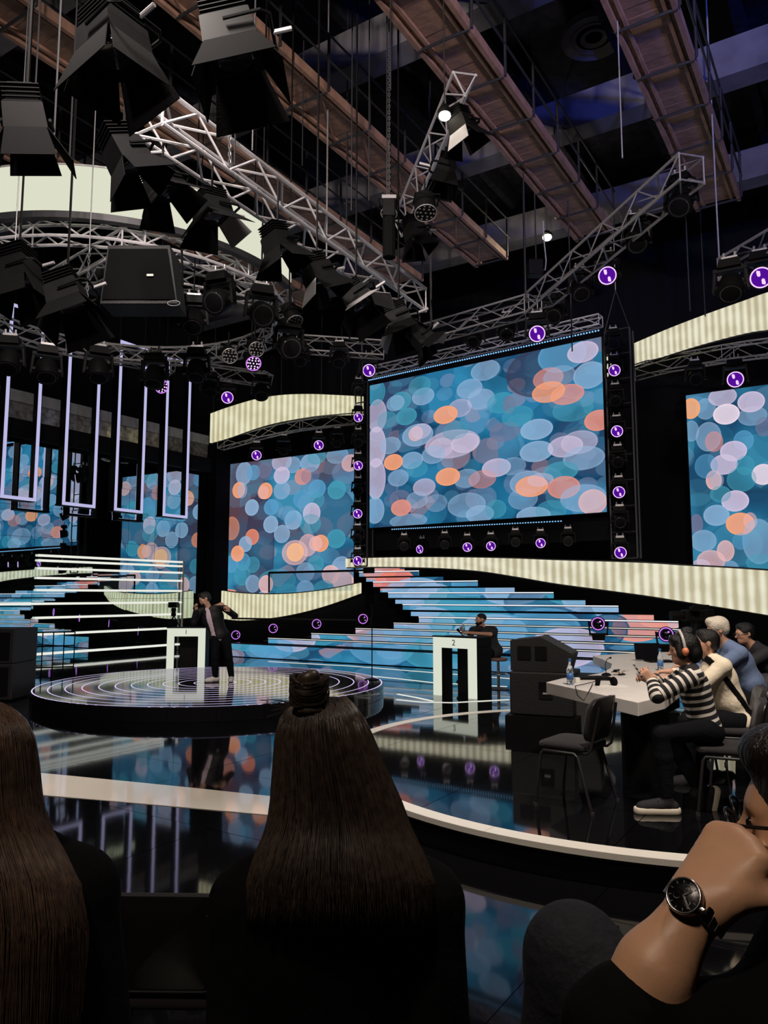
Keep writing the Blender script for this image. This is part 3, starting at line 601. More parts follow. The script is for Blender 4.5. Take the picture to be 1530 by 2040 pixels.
def path_truss(name, label, pts, size=.3, bay=.45, rc=.02, rb=.010, mt='alu', closed=False, sep=True, vert=True):
    pts = [Vector(p) for p in pts]; t = thing(name, label, 'truss', sum(pts, Vector()) / len(pts)); n = len(pts); h = size / 2
    fr = []
    for i in range(n):
        a = pts[i - 1] if (i or closed) else pts[0]; b = pts[(i + 1) % n] if (i < n - 1 or closed) else pts[-1]
        d = (b - a).normalized(); s_ = Vector((d.y, -d.x, 0)).normalized(); fr.append(s_)
    Z = Vector((0, 0, 1)); C = [(-h, -h), (h, -h), (h, h), (-h, h)]
    P = lambda c, i: pts[i % n] + fr[i % n] * C[c][0] + Z * C[c][1]
    for c in range(4): MB().tube([P(c, i) for i in range(n)], rc, 6, closed).build('chord', mt, t, smooth=50)
    B = []
    for i in range(n if closed else n - 1):
        for c in range(4):
            e = (c + 1) % 4; B.append((P(c, i), P(e, i + 1)) if i % 2 == 0 else (P(e, i), P(c, i + 1)))
        if i % 4 == 0:
            for c in range(4): B.append((P(c, i), P((c + 1) % 4, i)))
    if sep:
        for a, b in B: bar('brace', a, b, rb, mt, t, 5)
    else:
        m = MB()
        for a, b in B: m.cyl(a, b, rb, 5)
        tag(m.build('lattice', mt, t, smooth=40), kind='stuff')
    return t
def cable(label, x, y0, y1, d, r=.012, mt='pipe_dark', name='hanging_cable', dx=0):
    b = px(x, y1, d=d); a = Vector((b.x, b.y, 12.6))
    tag(MB().cyl(a, b, r, 6).build(name, mt), label, 'cable', 'cables and chains hanging from the ceiling')

T1a, T1b = px(297, 222, z=6.9), px(828, 602, z=6.9)
truss('box_truss', 'long silver box truss carrying the black barn-door lights', T1a, T1b, .40, .52, .026, .016)
T2a, T2b = px(926, 168, z=8.4), px(800, 455, z=8.4)
truss('box_truss', 'short steep silver truss holding the bright work lamp', T2a, T2b, .30, .42, .022, .012, tri=True)
T3a, T3b, T3c = px(1378, 335, z=7.4), px(1062, 607, z=7.4), px(842, 668, z=7.4)
truss('box_truss', 'long angled silver truss running to a corner joint above the widest screen', T3a, T3b, .36, .48, .022, .012, mt='alu_dim')
truss('box_truss', 'silver truss from the corner joint toward the lamp cluster', T3b, T3c, .34, .5, .020, .011, mt='alu_dim')
truss('box_truss', 'short silver truss stub with an open end above the judges\' light box', px(1448, 540, z=6.9), px(1600, 455, z=6.9), .34, .45, .022, .012, mt='alu_dim')
truss('box_truss', 'thin silver truss lying along the top of the widest screen', BIGC[0] + Vector((0, 0, .42)), BIGC[1] + Vector((0, 0, .42)), .26, .45, .022, .012, sep=True)
truss('box_truss', 'short silver truss hung behind the hanging lamp cluster', px(600, 686, d=17), px(765, 697, d=17), .34, .5, .020, .011, mt='alu_dim', sep=True)
truss('box_truss', 'dim truss ending over the mirror-side light box', px(380, 735, d=18), px(535, 757, d=17.2), .30, .5, .018, .010, mt='alu_dim', sep=True)
truss('box_truss', 'dim truss low behind the ring of lamps near the bulkhead', px(190, 700, d=15.5), px(345, 730, d=16.4), .30, .5, .018, .010, mt='alu_dim', sep=True)
path_truss('curved_truss', 'dark curved truss hung below the high light box beside the widest screen', [px(x, y, d=d) for x, y, d in ((440, 884, 23.9), (480, 873, 23.6), (520, 862, 23.5), (560, 853, 23.5), (600, 846, 23.7), (640, 841, 24.0), (680, 837, 24.4), (720, 834, 25.0))], .35, mt='alu_dim', sep=False)
path_truss('curved_truss', 'dark curved truss hung below the light box above the judges', [px(x, y, d=d) for x, y, d in ((1255, 746, 20.4), (1300, 733, 19.5), (1350, 722, 18.8), (1400, 713, 18.0), (1450, 704, 17.2), (1500, 697, 16.5), (1560, 690, 15.9))], .35, mt='alu_dim', sep=False)
# ring truss and lampshade over the platform
RCN, RR = Vector((-4.65, 13.05, 6.95)), 2.85
path_truss('ring_truss', 'circular silver truss hung inside the big round lampshade', [RCN + Vector((RR * math.cos(2 * math.pi * k / 44), RR * math.sin(2 * math.pi * k / 44), 0)) for k in range(44)], .30, closed=True, rc=.024, rb=.013)
truss('box_truss', 'silver truss crossing the lampshade ring near the hoist chains', px(75, 590, z=6.8), px(265, 486, z=6.8), .34, .42, .022, .013, mt='alu')
truss('box_truss', 'silver truss crossing the lampshade ring behind the black loudspeaker', px(350, 550, z=6.8), px(525, 585, z=6.8), .34, .42, .022, .013, mt='alu')
shade = thing('ring_lampshade', 'huge round cream lampshade ring hung over the platform', 'lampshade', RCN)
SA0, SA1 = math.radians(-196), math.radians(-13)
for k in range(9):
    a0 = SA0 + (SA1 - SA0) * k / 9
    MB().ringstrip(RCN, 3.12, 3.16, 7.08, 7.74, a0, a0 + (SA1 - SA0) / 9 - .0006, 10).build('shade_panel', 'shade_cream', shade)
MB().ringstrip(RCN, 3.05, 3.17, 6.98, 7.075, SA0, SA1, n=64).build('bottom_rail', 'pipe_dark', shade)
MB().ringstrip(RCN, 3.10, 3.17, 7.745, 7.765, SA0, SA1, n=64).build('top_rail', 'alu_dim', shade)
# ladder towers on both sides of the widest screen
def tower(label, x0, x1, y0, y1, a):
    pa = px_a(x0, (y0 + y1) / 2, a); pb = px_a(x1, (y0 + y1) / 2, a); zt = px_a((x0 + x1) / 2, y0, a).z; zb = px_a((x0 + x1) / 2, y1, a).z
    t = thing('lamp_tower', label, 'tower', Vector(((pa.x + pb.x) / 2, (pa.y + pb.y) / 2, zb)))
    for p in (pa, pb):
        for o in (0, .3): bar('upright', Vector((p.x, p.y, zb)) + AV * o, Vector((p.x, p.y, zt)) + AV * o, .025, 'pipe_dark', t)
    n = 9
    for k in range(n + 1):
        z = zb + (zt - zb) * k / n; bar('rung', Vector((pa.x, pa.y, z)), Vector((pb.x, pb.y, z)), .02, 'pipe_dark', t)
    c = (pa + pb) / 2; MB().box(Vector((c.x, c.y, (zt + zb) / 2 - .2)) + AV * .42, ((pb - pa).length - .06, .05, (zt - zb)), X=BV, Y=AV).build('backing', 'drape', t)
    ap = Vector((c.x, c.y, zt + 1.0))
    for p in (pa, pb): bar('sling', Vector((p.x, p.y, zt)), ap, .012, 'pipe_dark', t)
    bar('hoist_cable', ap, Vector((c.x, c.y, max(zt + 1.2, 10.98))), .012, 'alu_dim', t)
tower('black lamp tower between the widest screen and the mirror-side screen', 708, 732, 762, 1128, 18.75)
tower('black lamp tower between the widest screen and the screen behind the judges', 1212, 1262, 655, 1112, 18.2)

# ================================================================== moving-head lamps
def make_head(lit, floor_=False):
    """hung lamp: clamp plate at z=0, lamp below; the head looks along -Y and tilts on X; floor lamps stand the other way up"""
    s = -1 if not floor_ else 1
    t = thing('moving_head_lamp', 'x', 'stage lamp')
    MB().frust((0, 0, s * .03), (.26, .22), (0, 0, s * .15), (.30, .26)).build('base', 'black', t, local=True)
    if not floor_:
        m = MB(); m.box((0, 0, .0), (.2, .05, .06)); m.cyl((-.07, 0, .0), (-.07, 0, .09), .016); m.cyl((.07, 0, 0), (.07, 0, .09), .016); m.build('clamp', 'alu_dim', t, local=True)
    y = MB()
    for e in (-1, 1):
        y.add([(e * .17, -.06, s * .15), (e * .17, .06, s * .15), (e * .205, .05, s * .46), (e * .205, -.05, s * .46), (e * .205, -.06, s * .15), (e * .205, .06, s * .15), (e * .235, .045, s * .46), (e * .235, -.045, s * .46)],
              [(0, 1, 2, 3), (7, 6, 5, 4), (0, 4, 5, 1), (1, 5, 6, 2), (2, 6, 7, 3), (3, 7, 4, 0)])
    y.box((0, 0, s * .165), (.42, .14, .05)); y.build('yoke', 'black', t, local=True)
    h = MB().lathe([(.09, .17), (.14, .14), (.165, .02), (.17, -.12), (.165, -.15), (.15, -.155)], n=20, axis=(0, 1, 0))
    h.cyl((-.2, 0, 0), (.2, 0, 0), .05)
    ho = h.build('head', 'black', t, local=True, smooth=35); ho.location = (0, 0, s * .40)
    if lit:
        MB().lathe([(.001, -.158), (.128, -.157), (.13, -.15)], n=24, axis=(0, 1, 0)).build('lens', 'purple' if not floor_ else 'black_gloss', ho, local=True, smooth=True)
        MB().tube([(.138 * math.cos(2 * math.pi * k / 28), -.160, .138 * math.sin(2 * math.pi * k / 28)) for k in range(28)], .0095, 6, True).build('glow_ring', 'purple_hot' if lit != 'dim' else 'purple_ring', ho, local=True, smooth=True)
        if not floor_:
            for sg in (-1, 1):
                m = MB(); q = [(-.052, .105), (-.010, .092), (-.004, .032), (-.022, .014), (-.046, .026), (-.058, .08)]
                m.add([(sg * x * 1.0, -.163, sg * z) for x, z in q] + [(sg * x, -.158, sg * z) for x, z in q], [tuple(range(6)), tuple(range(11, 5, -1))] + [(i, 6 + i, 6 + (i + 1) % 6, (i + 1) % 6) for i in range(6)])
                m.build('hot_spot', 'purple_hot', ho, local=True)
        else:
            MB().sphere((.05, -.162, .05), (.02, .006, .02), 8, 6).build('hot_spot', 'purple_ring', ho, local=True)
            MB().sphere((.07, -.162, -.04), (.014, .005, .014), 8, 6).build('hot_spot', 'purple_hot', ho, local=True)
    else:
        MB().lathe([(.001, -.13), (.08, -.14), (.13, -.158), (.15, -.152)], n=20, axis=(0, 1, 0)).build('lens', 'lens_dark', ho, local=True, smooth=True)
    return t
mat('lens_dark', (.03, .03, .035), .12, spec=.6)
PROTO = {('lit', 0): make_head(True), ('dark', 0): make_head(False), ('lit', 1): make_head('dim', True)}
def head(kind, p, label, group, floor_=0, face=None, tilt=None, scale=1.0, drop=False):
    """p = centre of the lamp's glass-side head; aimed at 'face' (default the camera)"""
    t = copy_tree(PROTO[(kind, floor_)]); p = Vector(p); s = 1 if floor_ else -1
    f = Vector(face if face is not None else (0, 0, CAMH)) - p
    pan = math.atan2(f.x, -f.y); el = math.atan2(f.z, f.xy.length) if tilt is None else tilt
    if drop: MB().cyl((0, 0, .05), (0, 0, 12.6 - p.z - .40), .012, 6).build('drop_pipe', 'black', t, local=True)
    t.location = p - Vector((0, 0, s * .40 * scale)); t.rotation_euler = (0, 0, pan); t.scale = (scale,) * 3
    for ch in t.children:
        if ch.name.startswith('head'): ch.rotation_euler = (-el, 0, 0)
    tag(t, label, 'stage lamp', group); return t
ORD = ['first', 'second', 'third', 'fourth', 'fifth', 'sixth', 'seventh', 'eighth']
def tower_heads(seq, a, where, grp):
    for k, (kind, x, y) in enumerate(seq):
        p = px_a(x, y, a) - AV * .25
        head(kind, p, ('purple-glowing' if kind == 'lit' else 'unlit black') + ' moving-head lamp, %s from top of tower %s' % (ORD[k] if k else 'first', where), grp, scale=.92, tilt=None if kind == 'lit' else -.35 - .1 * (k % 3), face=None if kind == 'lit' else (random.uniform(-2, 2), 0, 0))
tower_heads([('dark', 723, 782), ('lit', 723, 835), ('dark', 723, 882), ('lit', 723, 930), ('dark', 723, 978), ('lit', 722, 1025), ('dark', 722, 1071), ('lit', 722, 1118)], 18.6, 'beside the mirror-side screen', 'lamps on the mirror-side tower')
tower_heads([('dark', 1228, 690), ('lit', 1230, 743), ('dark', 1232, 800), ('lit', 1235, 863), ('dark', 1237, 921), ('lit', 1239, 983), ('dark', 1241, 1040), ('lit', 1242, 1102)], 18.0, 'beside the judges\' screen', 'lamps on the judges-side tower')
for k, (kind, x, y) in enumerate([('dark', 805, 1088), ('lit', 841, 1094), ('dark', 886, 1085), ('lit', 931, 1090), ('lit', 978, 1088), ('dark', 1027, 1080), ('lit', 1077, 1082), ('dark', 1132, 1078)]):
    head(kind, px_a(x, y, 18.75), ('purple-glowing' if kind == 'lit' else 'unlit black') + ' lamp below the widest screen, %s in the row from the mirror side' % (ORD[k] if k else 'first'), 'lamps in the row below the widest screen', scale=.85 if k != 1 else .8, face=None if k != 1 else (-9, 8, 1.8))
for lab, kind, x, y, d in (('hung under the angled truss near its middle', 'lit', 1210, 549, 12.3), ('hung above the judges beside the short truss stub', 'lit', 1516, 553, 10.6), ('over the widest screen at the truss corner joint', 'lit', 1070, 665, 13.6),
                         ('at the mirror-side top corner of the widest screen', 'lit', 735, 738, 17.6), ('over the top edge of the screen behind the judges', 'lit', 1465, 756, 14.0), ('hung from the truss end over the mirror-side light box', 'lit', 453, 792, 18.5),
                         ('under the curved truss, near the mirror wall', 'lit', 511, 907, 22.6), ('under the curved truss, near the tower', 'lit', 635, 887, 22.9)):
    head(kind, px(x, y, d=d), 'purple-glowing moving-head lamp ' + lab, 'purple moving-head lamps on the trusses')
DARKS = [('at the open tip of the angled truss', 1357, 402, 9.9, -.9), ('under the angled truss next to its open tip', 1268, 478, 11.2, -.9), ('under the angled truss by its corner joint', 1156, 578, 12.8, -.9), ('at the end of the truss stub over the judges', 1456, 572, 9.9, -1.0), ('at the corner joint of two trusses', 1105, 625, 13.9, -.7),
         ('under the light box above the judges', 1385, 752, 17.0, -.6), ('under the curved truss, between two glowing ones', 565, 893, 22.4, -.9), ('under the curved truss, beside the tower', 672, 878, 22.8, -.9),
         ('hung from the ring truss over the first hanging frame', 93, 738, 11.2, -1.1), ('hung from the ring truss over the second hanging frame', 196, 738, 11.6, -1.2), ('hung from the ring truss over the third hanging frame', 308, 750, 12.0, -1.2), ('hung from the ring truss beside the last hanging frame', 392, 738, 12.3, -1.2), ('hung from the dim truss over the mirror-side light box', 418, 774, 17.0, -1.0), ('at the end of the dim truss over the mirror-side light box', 520, 780, 16.6, -1.0),
         ('hung from the silver truss behind the lamp cluster', 597, 712, 16.6, -1.0), ('hung from the silver truss near the tower', 676, 715, 16.6, -1.0), ('above the widest screen beside a boxy lamp', 1010, 660, 15.5, -.8), ('above the widest screen under the truss from the corner joint', 945, 675, 15.8, -.8), ('at the bend of the ring truss under the long truss', 437, 600, 9.6, -.5), ('in the lamp cluster under the long truss', 520, 625, 9.8, -.5), ('lowest in the lamp cluster under the long truss', 575, 690, 10.5, -.5), ('at the rim of the ring truss over the first hanging frame', 18, 720, 11.0, -1.1), ('beside the square speaker in the lampshade ring', 385, 640, 11.0, -1.0)]
for lab, x, y, d, tl in DARKS:
    head('dark', px(x, y, d=d), 'unlit black moving-head lamp ' + lab, 'unlit moving-head lamps on the trusses', tilt=tl, face=(random.uniform(-6, 4), random.uniform(-2, 4), 1.8), drop=x in (392, 520, 575, 385))
for k, (x, y) in enumerate(((470, 1265), (545, 1252), (632, 1243), (725, 1233))):
    p = px_a(x, y, 18.35); which = ('behind the low steps by the mirror wall', 'second behind the low steps from the mirror wall', 'third behind the low steps from the mirror wall', 'behind the low steps nearest the lamp tower')[k]
    head('lit', p, 'floor lamp with a thin purple ring, ' + which, 'ring lamps behind the low steps', 1, face=(-1 - k, 0, 1.8), scale=.95)
    tag(MB().box((p.x, p.y, (p.z - .38) / 2), (.6, .45, p.z - .38)).build('lamp_plinth', 'black'), 'black plinth under the purple ring lamp ' + which, 'plinth')
for lab, x, y, a in (('standing on the stairs above the speaker stack', 1192, 1243, 17.56), ('standing on the stairs behind the headphone woman', 1328, 1264, 17.34)):
    head('lit', px_a(x, y, a), 'floor lamp with a bright purple ring ' + lab, 'ring lamps on the stairs', 1, face=(-1, 0, 2.2), scale=1.0)
drop_tree(PROTO.pop(('lit', 0))); drop_tree(PROTO.pop(('dark', 0))); drop_tree(PROTO.pop(('lit', 1)))

# ================================================================== barn-door lights
def barn(p, label, aim, sz=.34, body=.36, roll=0, door=1.0, light_inner=False, spread=.75, group='barn-door lights on the long truss', yoke=True):
    """p = lens centre, aim = direction the light looks"""
    p = Vector(p); t = thing('barn_door_light', label, 'stage light', p, group); t.rotation_mode = 'QUATERNION'
    q = Vector(aim).to_track_quat('-Y', 'Z'); t.rotation_quaternion = q @ Euler((0, roll, 0)).to_quaternion()
    h = sz / 2
    m = MB(); m.frust((0, 0, 0), (sz, sz), (0, body * .55, 0), (sz * .92, sz * .92), X=Vector((1, 0, 0)), Y=Vector((0, 0, 1))); m.frust((0, body * .55, 0), (sz * .8, sz * .8), (0, body, 0), (sz * .55, sz * .62), X=Vector((1, 0, 0)), Y=Vector((0, 0, 1)))
    m.build('housing', 'black', t, local=True)
    f = MB()
    for k in range(5): f.box((0, body * (.58 + .09 * k), 0), (sz * .86, .008, sz * .86))
    f.build('cooling_fins', 'black', t, local=True)
    MB().lathe([(.001, -.03), (h * .6, -.022), (h * .92, .0)], n=20, axis=(0, 1, 0)).build('lens', 'lens_dark', t, local=True, smooth=True)
    for k in range(4):
        a = math.pi / 2 * k; c, s_ = math.cos(a), math.sin(a); L_ = sz * (.95 if k % 2 else .8) * door; sp = spread * (1 if k % 2 else .8)
        w0, w1 = h * .95, h * (1.5 if k % 2 else 1.25); n0 = (0, h); n1 = (-L_ * math.cos(sp), h + L_ * math.sin(sp))
        vs = []
        for off in (0, .008):
            for (yy, rr), w_ in ((n0, w0), (n1, w1)):
                for e in (-1, 1):
                    x_, z_ = e * w_, rr + off; vs.append((x_ * c - z_ * s_, yy, x_ * s_ + z_ * c))
        o = MB().add(vs, [(0, 1, 3, 2), (6, 7, 5, 4), (0, 4, 5, 1), (2, 3, 7, 6), (0, 2, 6, 4), (1, 5, 7, 3)]).build('barn_door', 'flap_inner' if (light_inner and k in (light_inner if isinstance(light_inner, tuple) else (0,))) else 'black_matte', t, local=True)
    if yoke:
        MB().tube([(-h * 1.12, body * .3, -.02), (-h * 1.16, body * .3, h * 1.3), (-h * .9, body * .3, h * 1.6), (h * .9, body * .3, h * 1.6), (h * 1.16, body * .3, h * 1.3), (h * 1.12, body * .3, -.02)], .016, 6).build('yoke', 'black', t, local=True)
        MB().cyl((0, body * .3, h * 1.6), (0, body * .3, h * 1.6 + .16), .02).build('spigot', 'alu_dim', t, local=True)
    return t
BARNS = [(228, 108, 5.6, (.15, -.1, -1), .42, .42, 0, 'big barn-door light hung above the end of the long truss, with closed doors', False, .35), (468, 112, 5.8, (.25, -.05, -1), .44, .46, .2, 'big barn-door light with bluish side panel hung above the long truss', False, .5),
         (56, 268, 6.4, (.1, .25, -1), .36, .4, .7, 'barn-door light hung beside the lampshade rim, turned on its corner', False, .5), (262, 330, 7.1, (.45, .1, -.8), .33, .42, .5, 'barn-door light under the near end of the long truss', False, .6), (332, 380, 7.75, (.4, 0, -.8), .33, .3, .9, 'barn-door light with wide black doors before the lampshade', False, .7),
         (425, 432, 8.2, (.2, .0, -1), .34, .3, .75, 'barn-door light with one pale door in front of the lampshade', (0,), .8), (40, 565, 9.0, (.2, -.1, -1), .40, .5, .3, 'barn-door light inside the lampshade ring by the hoist chains', False, .5), (140, 610, 8.6, (.35, -.15, -.9), .40, .45, .4, 'barn-door light with brownish doors low in the lampshade ring', False, .6),
         (560, 500, 8.6, (.35, .1, -1), .30, .34, .6, 'barn-door light under the middle of the long truss', False, .7), (640, 560, 9.2, (.4, .1, -.9), .32, .36, .3, 'barn-door light with a pale under-door below the long truss', (2,), .7), (720, 608, 9.95, (.5, -.2, -.8), .36, .36, .25, 'barn-door light with two pale doors near the far end of the long truss', (0, 1), .9), (800, 650, 10.7, (.3, -.1, -1), .36, .36, .1, 'barn-door light with a pale door at the far end of the long truss', (2,), .8),
         (848, 682, 10.6, (.6, 0, -.6), .26, .3, .2, 'small barn-door light with one cream door beside the truss joint', (0,), .9), (925, 262, 8.9, (.35, .1, -1), .27, .3, .5, 'barn-door light on the short steep truss under the bright lamp', (2,), .6), (885, 350, 9.8, (-.2, 0, -1), .26, .3, .1, 'square barn-door light on the short steep truss', False, .4), (830, 475, 11.0, (.3, 0, -1), .28, .36, .4, 'narrow barn-door light at the low end of the short steep truss', False, .5)]
for x, y, d, aim, sz, body, roll, lab, li, sp in BARNS:
    bt = barn(px(x, y, d=d), lab, aim, sz, body, roll, 1.0, li, sp)
    p = px(x, y, d=d); ax_ = Vector(aim).normalized(); top = p - ax_ * body * .4
    o = MB().cyl(top, Vector((top.x, top.y, (10.0 if x == 140 else 12.6) if x in (640, 720, 800, 56, 40, 140, 228, 468) else max(top.z + .25, 6.75 if d < 9.6 else top.z + .3))), .014, 6).build('hang_pipe', 'black'); o.parent = bt; o.matrix_parent_inverse = (Matrix.Translation(bt.location) @ bt.rotation_quaternion.to_matrix().to_4x4()).inverted()
# LED par cans with rows of cells
def par(x, y, d, label, aim, r=.13, L_=.34, glow=None):
    p = px(x, y, d=d); t = thing('par_can', label, 'stage light', p, 'LED par cans'); t.rotation_mode = 'QUATERNION'; t.rotation_quaternion = Vector(aim).to_track_quat('-Y', 'Z')
    MB().lathe([(r * .5, L_), (r * .95, L_ * .8), (r, .0), (r * .93, -.005)], n=18, axis=(0, 1, 0)).build('can', 'black', t, local=True, smooth=35)
    MB().lathe([(.001, .012), (r * .92, .012), (r * .92, .0)], n=18, axis=(0, 1, 0)).build('face', glow or 'lens_dark', t, local=True)
    MB().tube([(r * .97 * math.cos(2 * math.pi * k / 20), -.006, r * .97 * math.sin(2 * math.pi * k / 20)) for k in range(20)], .008, 5, True).build('rim', 'alu_dim' if not glow else 'purple_ring', t, local=True)
    m = MB()
    for rr, n in ((0, 1), (.45, 6), (.75, 10)):
        for k in range(n): m.lathe([(.016, .012), (.014, -.006), (.004, -.008)], c=(rr * r * math.cos(6.283 * k / n), 0, rr * r * math.sin(6.283 * k / n)), n=8, axis=(0, 1, 0))
    m.build('led_cells', 'flap_inner' if not glow else 'purple_hot', t, local=True)
    o = MB().cyl(p - Vector(aim).normalized() * L_ * .5, Vector((p.x, p.y, 12.6)) - Vector((aim[0], aim[1], 0)).normalized() * .1 if x in (505, 775, 322) else p - Vector(aim).normalized() * L_ * .5 + Vector((0, 0, .35)), .012, 6).build('hang_pipe', 'black'); o.parent = t; o.matrix_parent_inverse = (Matrix.Translation(p) @ t.rotation_quaternion.to_matrix().to_4x4()).inverted()
    MB().tube([(-r * 1.1, L_ * .4, 0), (-r * 1.1, L_ * .4, r * 1.3), (r * 1.1, L_ * .4, r * 1.3), (r * 1.1, L_ * .4, 0)], .012, 5).build('yoke', 'black', t, local=True)
for x, y, d, lab, aim, g in ((458, 709, 11.5, 'LED par can low in the lamp cluster, nearest the ring truss', (.3, -.8, -.5), None), (511, 696, 11.5, 'LED par can low in the lamp cluster with a pale cell face', (.3, -.8, -.5), None), (587, 640, 10.4, 'long LED par can pointing down out of the lamp cluster', (.35, -.3, -.8), None), (848, 424, 9.6, 'large LED par can hung from the short steep truss', (.05, -.35, -1), None), (505, 724, 11.8, 'purple-glowing LED par can under the lamp cluster', (.3, -.7, -.6), 'purple'), (322, 770, 13.0, 'small purple-glowing LED par can over the third hanging frame', (.6, -.6, -.4), 'purple'), (775, 425, 10.4, 'narrow LED par can hung on a chain by the short steep truss', (-.1, -.4, -1), None)):
    par(x, y, d, lab, aim, glow=g, r=.15 if x in (848,) else .12)
# the black loudspeaker in the lampshade ring with its small oval badge
ls = thing('hung_loudspeaker', 'black wedge-shaped loudspeaker with an oval badge hung inside the lampshade ring', 'loudspeaker', px(288, 560, d=10.2))
A0 = px(288, 505, d=10.2); A1 = px(288, 618, d=10.2)
MB().frust(A0, (.85, .5), A1, (1.05, .5)).build('cabinet', 'speaker_skin', ls)
MB().frust(A0 - Vector((0, .26, .06)), (.80, .03), A1 - Vector((0, .26, -.05)), (1.0, .03)).build('grille', 'black_matte', ls)
bp = px(346, 604, d=9.9)
MB().tube([bp + Vector((.085 * math.cos(6.283 * k / 24), 0, .036 * math.sin(6.283 * k / 24))) for k in range(24)], .006, 5, True).build('badge', 'flap_inner', ls)
MB().box(px(299, 548, d=9.9), (.09, .01, .03)).build('sticker', 'paper', ls)
for x in (235, 362): bar('bracket', px(x, 495, d=10.1), px(x + 2, 570, d=10.1), .018, 'black', ls)
# bare lamps burning
for lab, x, y, d, r in (('bright round work lamp burning on the short steep truss', 886, 231, 8.8, .075), ('bright ceiling floodlight burning over the widest screen', 1090, 473, 17.5, .11)):
    p = px(x, y, d=d); t = thing('work_lamp', lab, 'lamp', p)
    MB().sphere(p, (r, r, r * .7), 14, 8).build('bulb', 'bulb', t, smooth=True)
    MB().lathe([(r * 1.15, .0), (r * 1.2, .04), (r * .6, .12), (.02, .14)], c=p + Vector((0, .02, r * .4)), n=16).build('reflector', 'black', t, smooth=35)
    bar('flex', p + Vector((0, 0, .1)), p + Vector((0, 0, 2.2)), .008, 'pipe_dark', t)
    l = bpy.data.lights.new('lamp_glow', 'POINT'); l.energy = 4 if x < 1000 else 45; l.color = (1, .86, .6); l.shadow_soft_size = .1; lo = bpy.data.objects.new('lamp_glow', l); COL.objects.link(lo); lo.location = p + Vector((-.16, -.12, -.12))
# cables, chains, hoists
for k, (x, y0, y1, d) in enumerate([(108, -20, 270, 7), (70, 0, 190, 8), (138, 130, 330, 8.2), (222, 215, 345, 7.4), (460, 40, 290, 8.2), (467, 200, 330, 8), (503, -10, 300, 7.6), (778, -20, 180, 9.0), (771, 0, 390, 10), (700, -20, 420, 10.5), (735, -10, 400, 10.6), (602, -10, 330, 11), (860, 160, 640, 13), (858, 430, 650, 13.6), (1047, 540, 640, 14.4), (1048, 440, 600, 13.8), (1068, 400, 520, 14.5), (1240, 60, 315, 10), (1433, 330, 520, 12), (1375, 430, 620, 16), (1405, 500, 630, 17), (560, 520, 790, 24), (680, 690, 790, 25), (425, 780, 830, 23.5), (640, 660, 785, 24), (722, 640, 760, 17.4), (1140, 640, 700, 15), (650, 60, 560, 12), (690, 120, 500, 12.6)]):
    cable('thin steel cable or chain hanging straight down from the dark ceiling', x, y0, y1, d, .010 if d < 12 else .014, 'alu_dim' if k in (17, 18, 27) else 'pipe_dark')
def chain(x, y0, y1, d, label):
    a = px(x, y0, d=d); b = px(x, y1, d=d); m = MB(); n = int((a.z - b.z) / .045)
    for k in range(n):
        c = Vector((a.x, a.y, b.z + k * .045)); u_ = Vector((1, 0, 0)) if k % 2 else Vector((0, 1, 0))
        m.tube([c + u_ * .014 * math.cos(6.283 * q / 8) + Vector((0, 0, .03 * math.sin(6.283 * q / 8))) for q in range(8)], .005, 4, True)
    m.cyl(Vector((a.x, a.y, a.z - .02)), Vector((a.x, a.y, 12.6)), .008, 5)
    tag(tag(m.build('hoist_chain', 'chain_steel'), label, 'chain'), kind='stuff')
chain(464, 20, 330, 7.9, 'steel hoist chain hanging beside the big bluish barn-door light'); chain(775, 60, 480, 10.2, 'steel hoist chain hanging by the short steep truss'); chain(178, 500, 610, 9.2, 'steel hoist chain hanging inside the lampshade ring'); chain(30, 490, 560, 9.0, 'steel hoist chain at the lampshade ring by the barn-door light'); chain(135, 560, 640, 9.0, 'short hoist chain above the brownish barn-door light')
hb = thing('chain_hoist', 'black electric chain hoist hung by the low end of the steep truss', 'hoist', px(772, 430, d=10.1))
c = px(775, 418, d=10.1); MB().box(c, (.18, .2, .26)).build('motor', 'black', hb, bevel=.02); MB().box(c + Vector((0, -.09, .14)), (.2, .04, .05)).build('name_plate', 'flap_inner', hb); MB().cyl(c - Vector((0, 0, .13)), c - Vector((0, 0, .7)), .09, 10).build('chain_bag', 'black_matte', hb)
hb = thing('chain_hoist', 'small dark hoist with a looped white cable over the truss corner joint', 'hoist', px(1066, 540, d=14))
c = px(1066, 535, d=14); MB().box(c, (.28, .25, .3)).build('motor', 'black', hb, bevel=.02)
MB().tube([px(x, y, d=14) for x, y in ((1082, 440), (1084, 480), (1088, 520), (1086, 538), (1080, 538), (1074, 522))], .014, 5).build('cable_loop', 'flap_inner', hb)
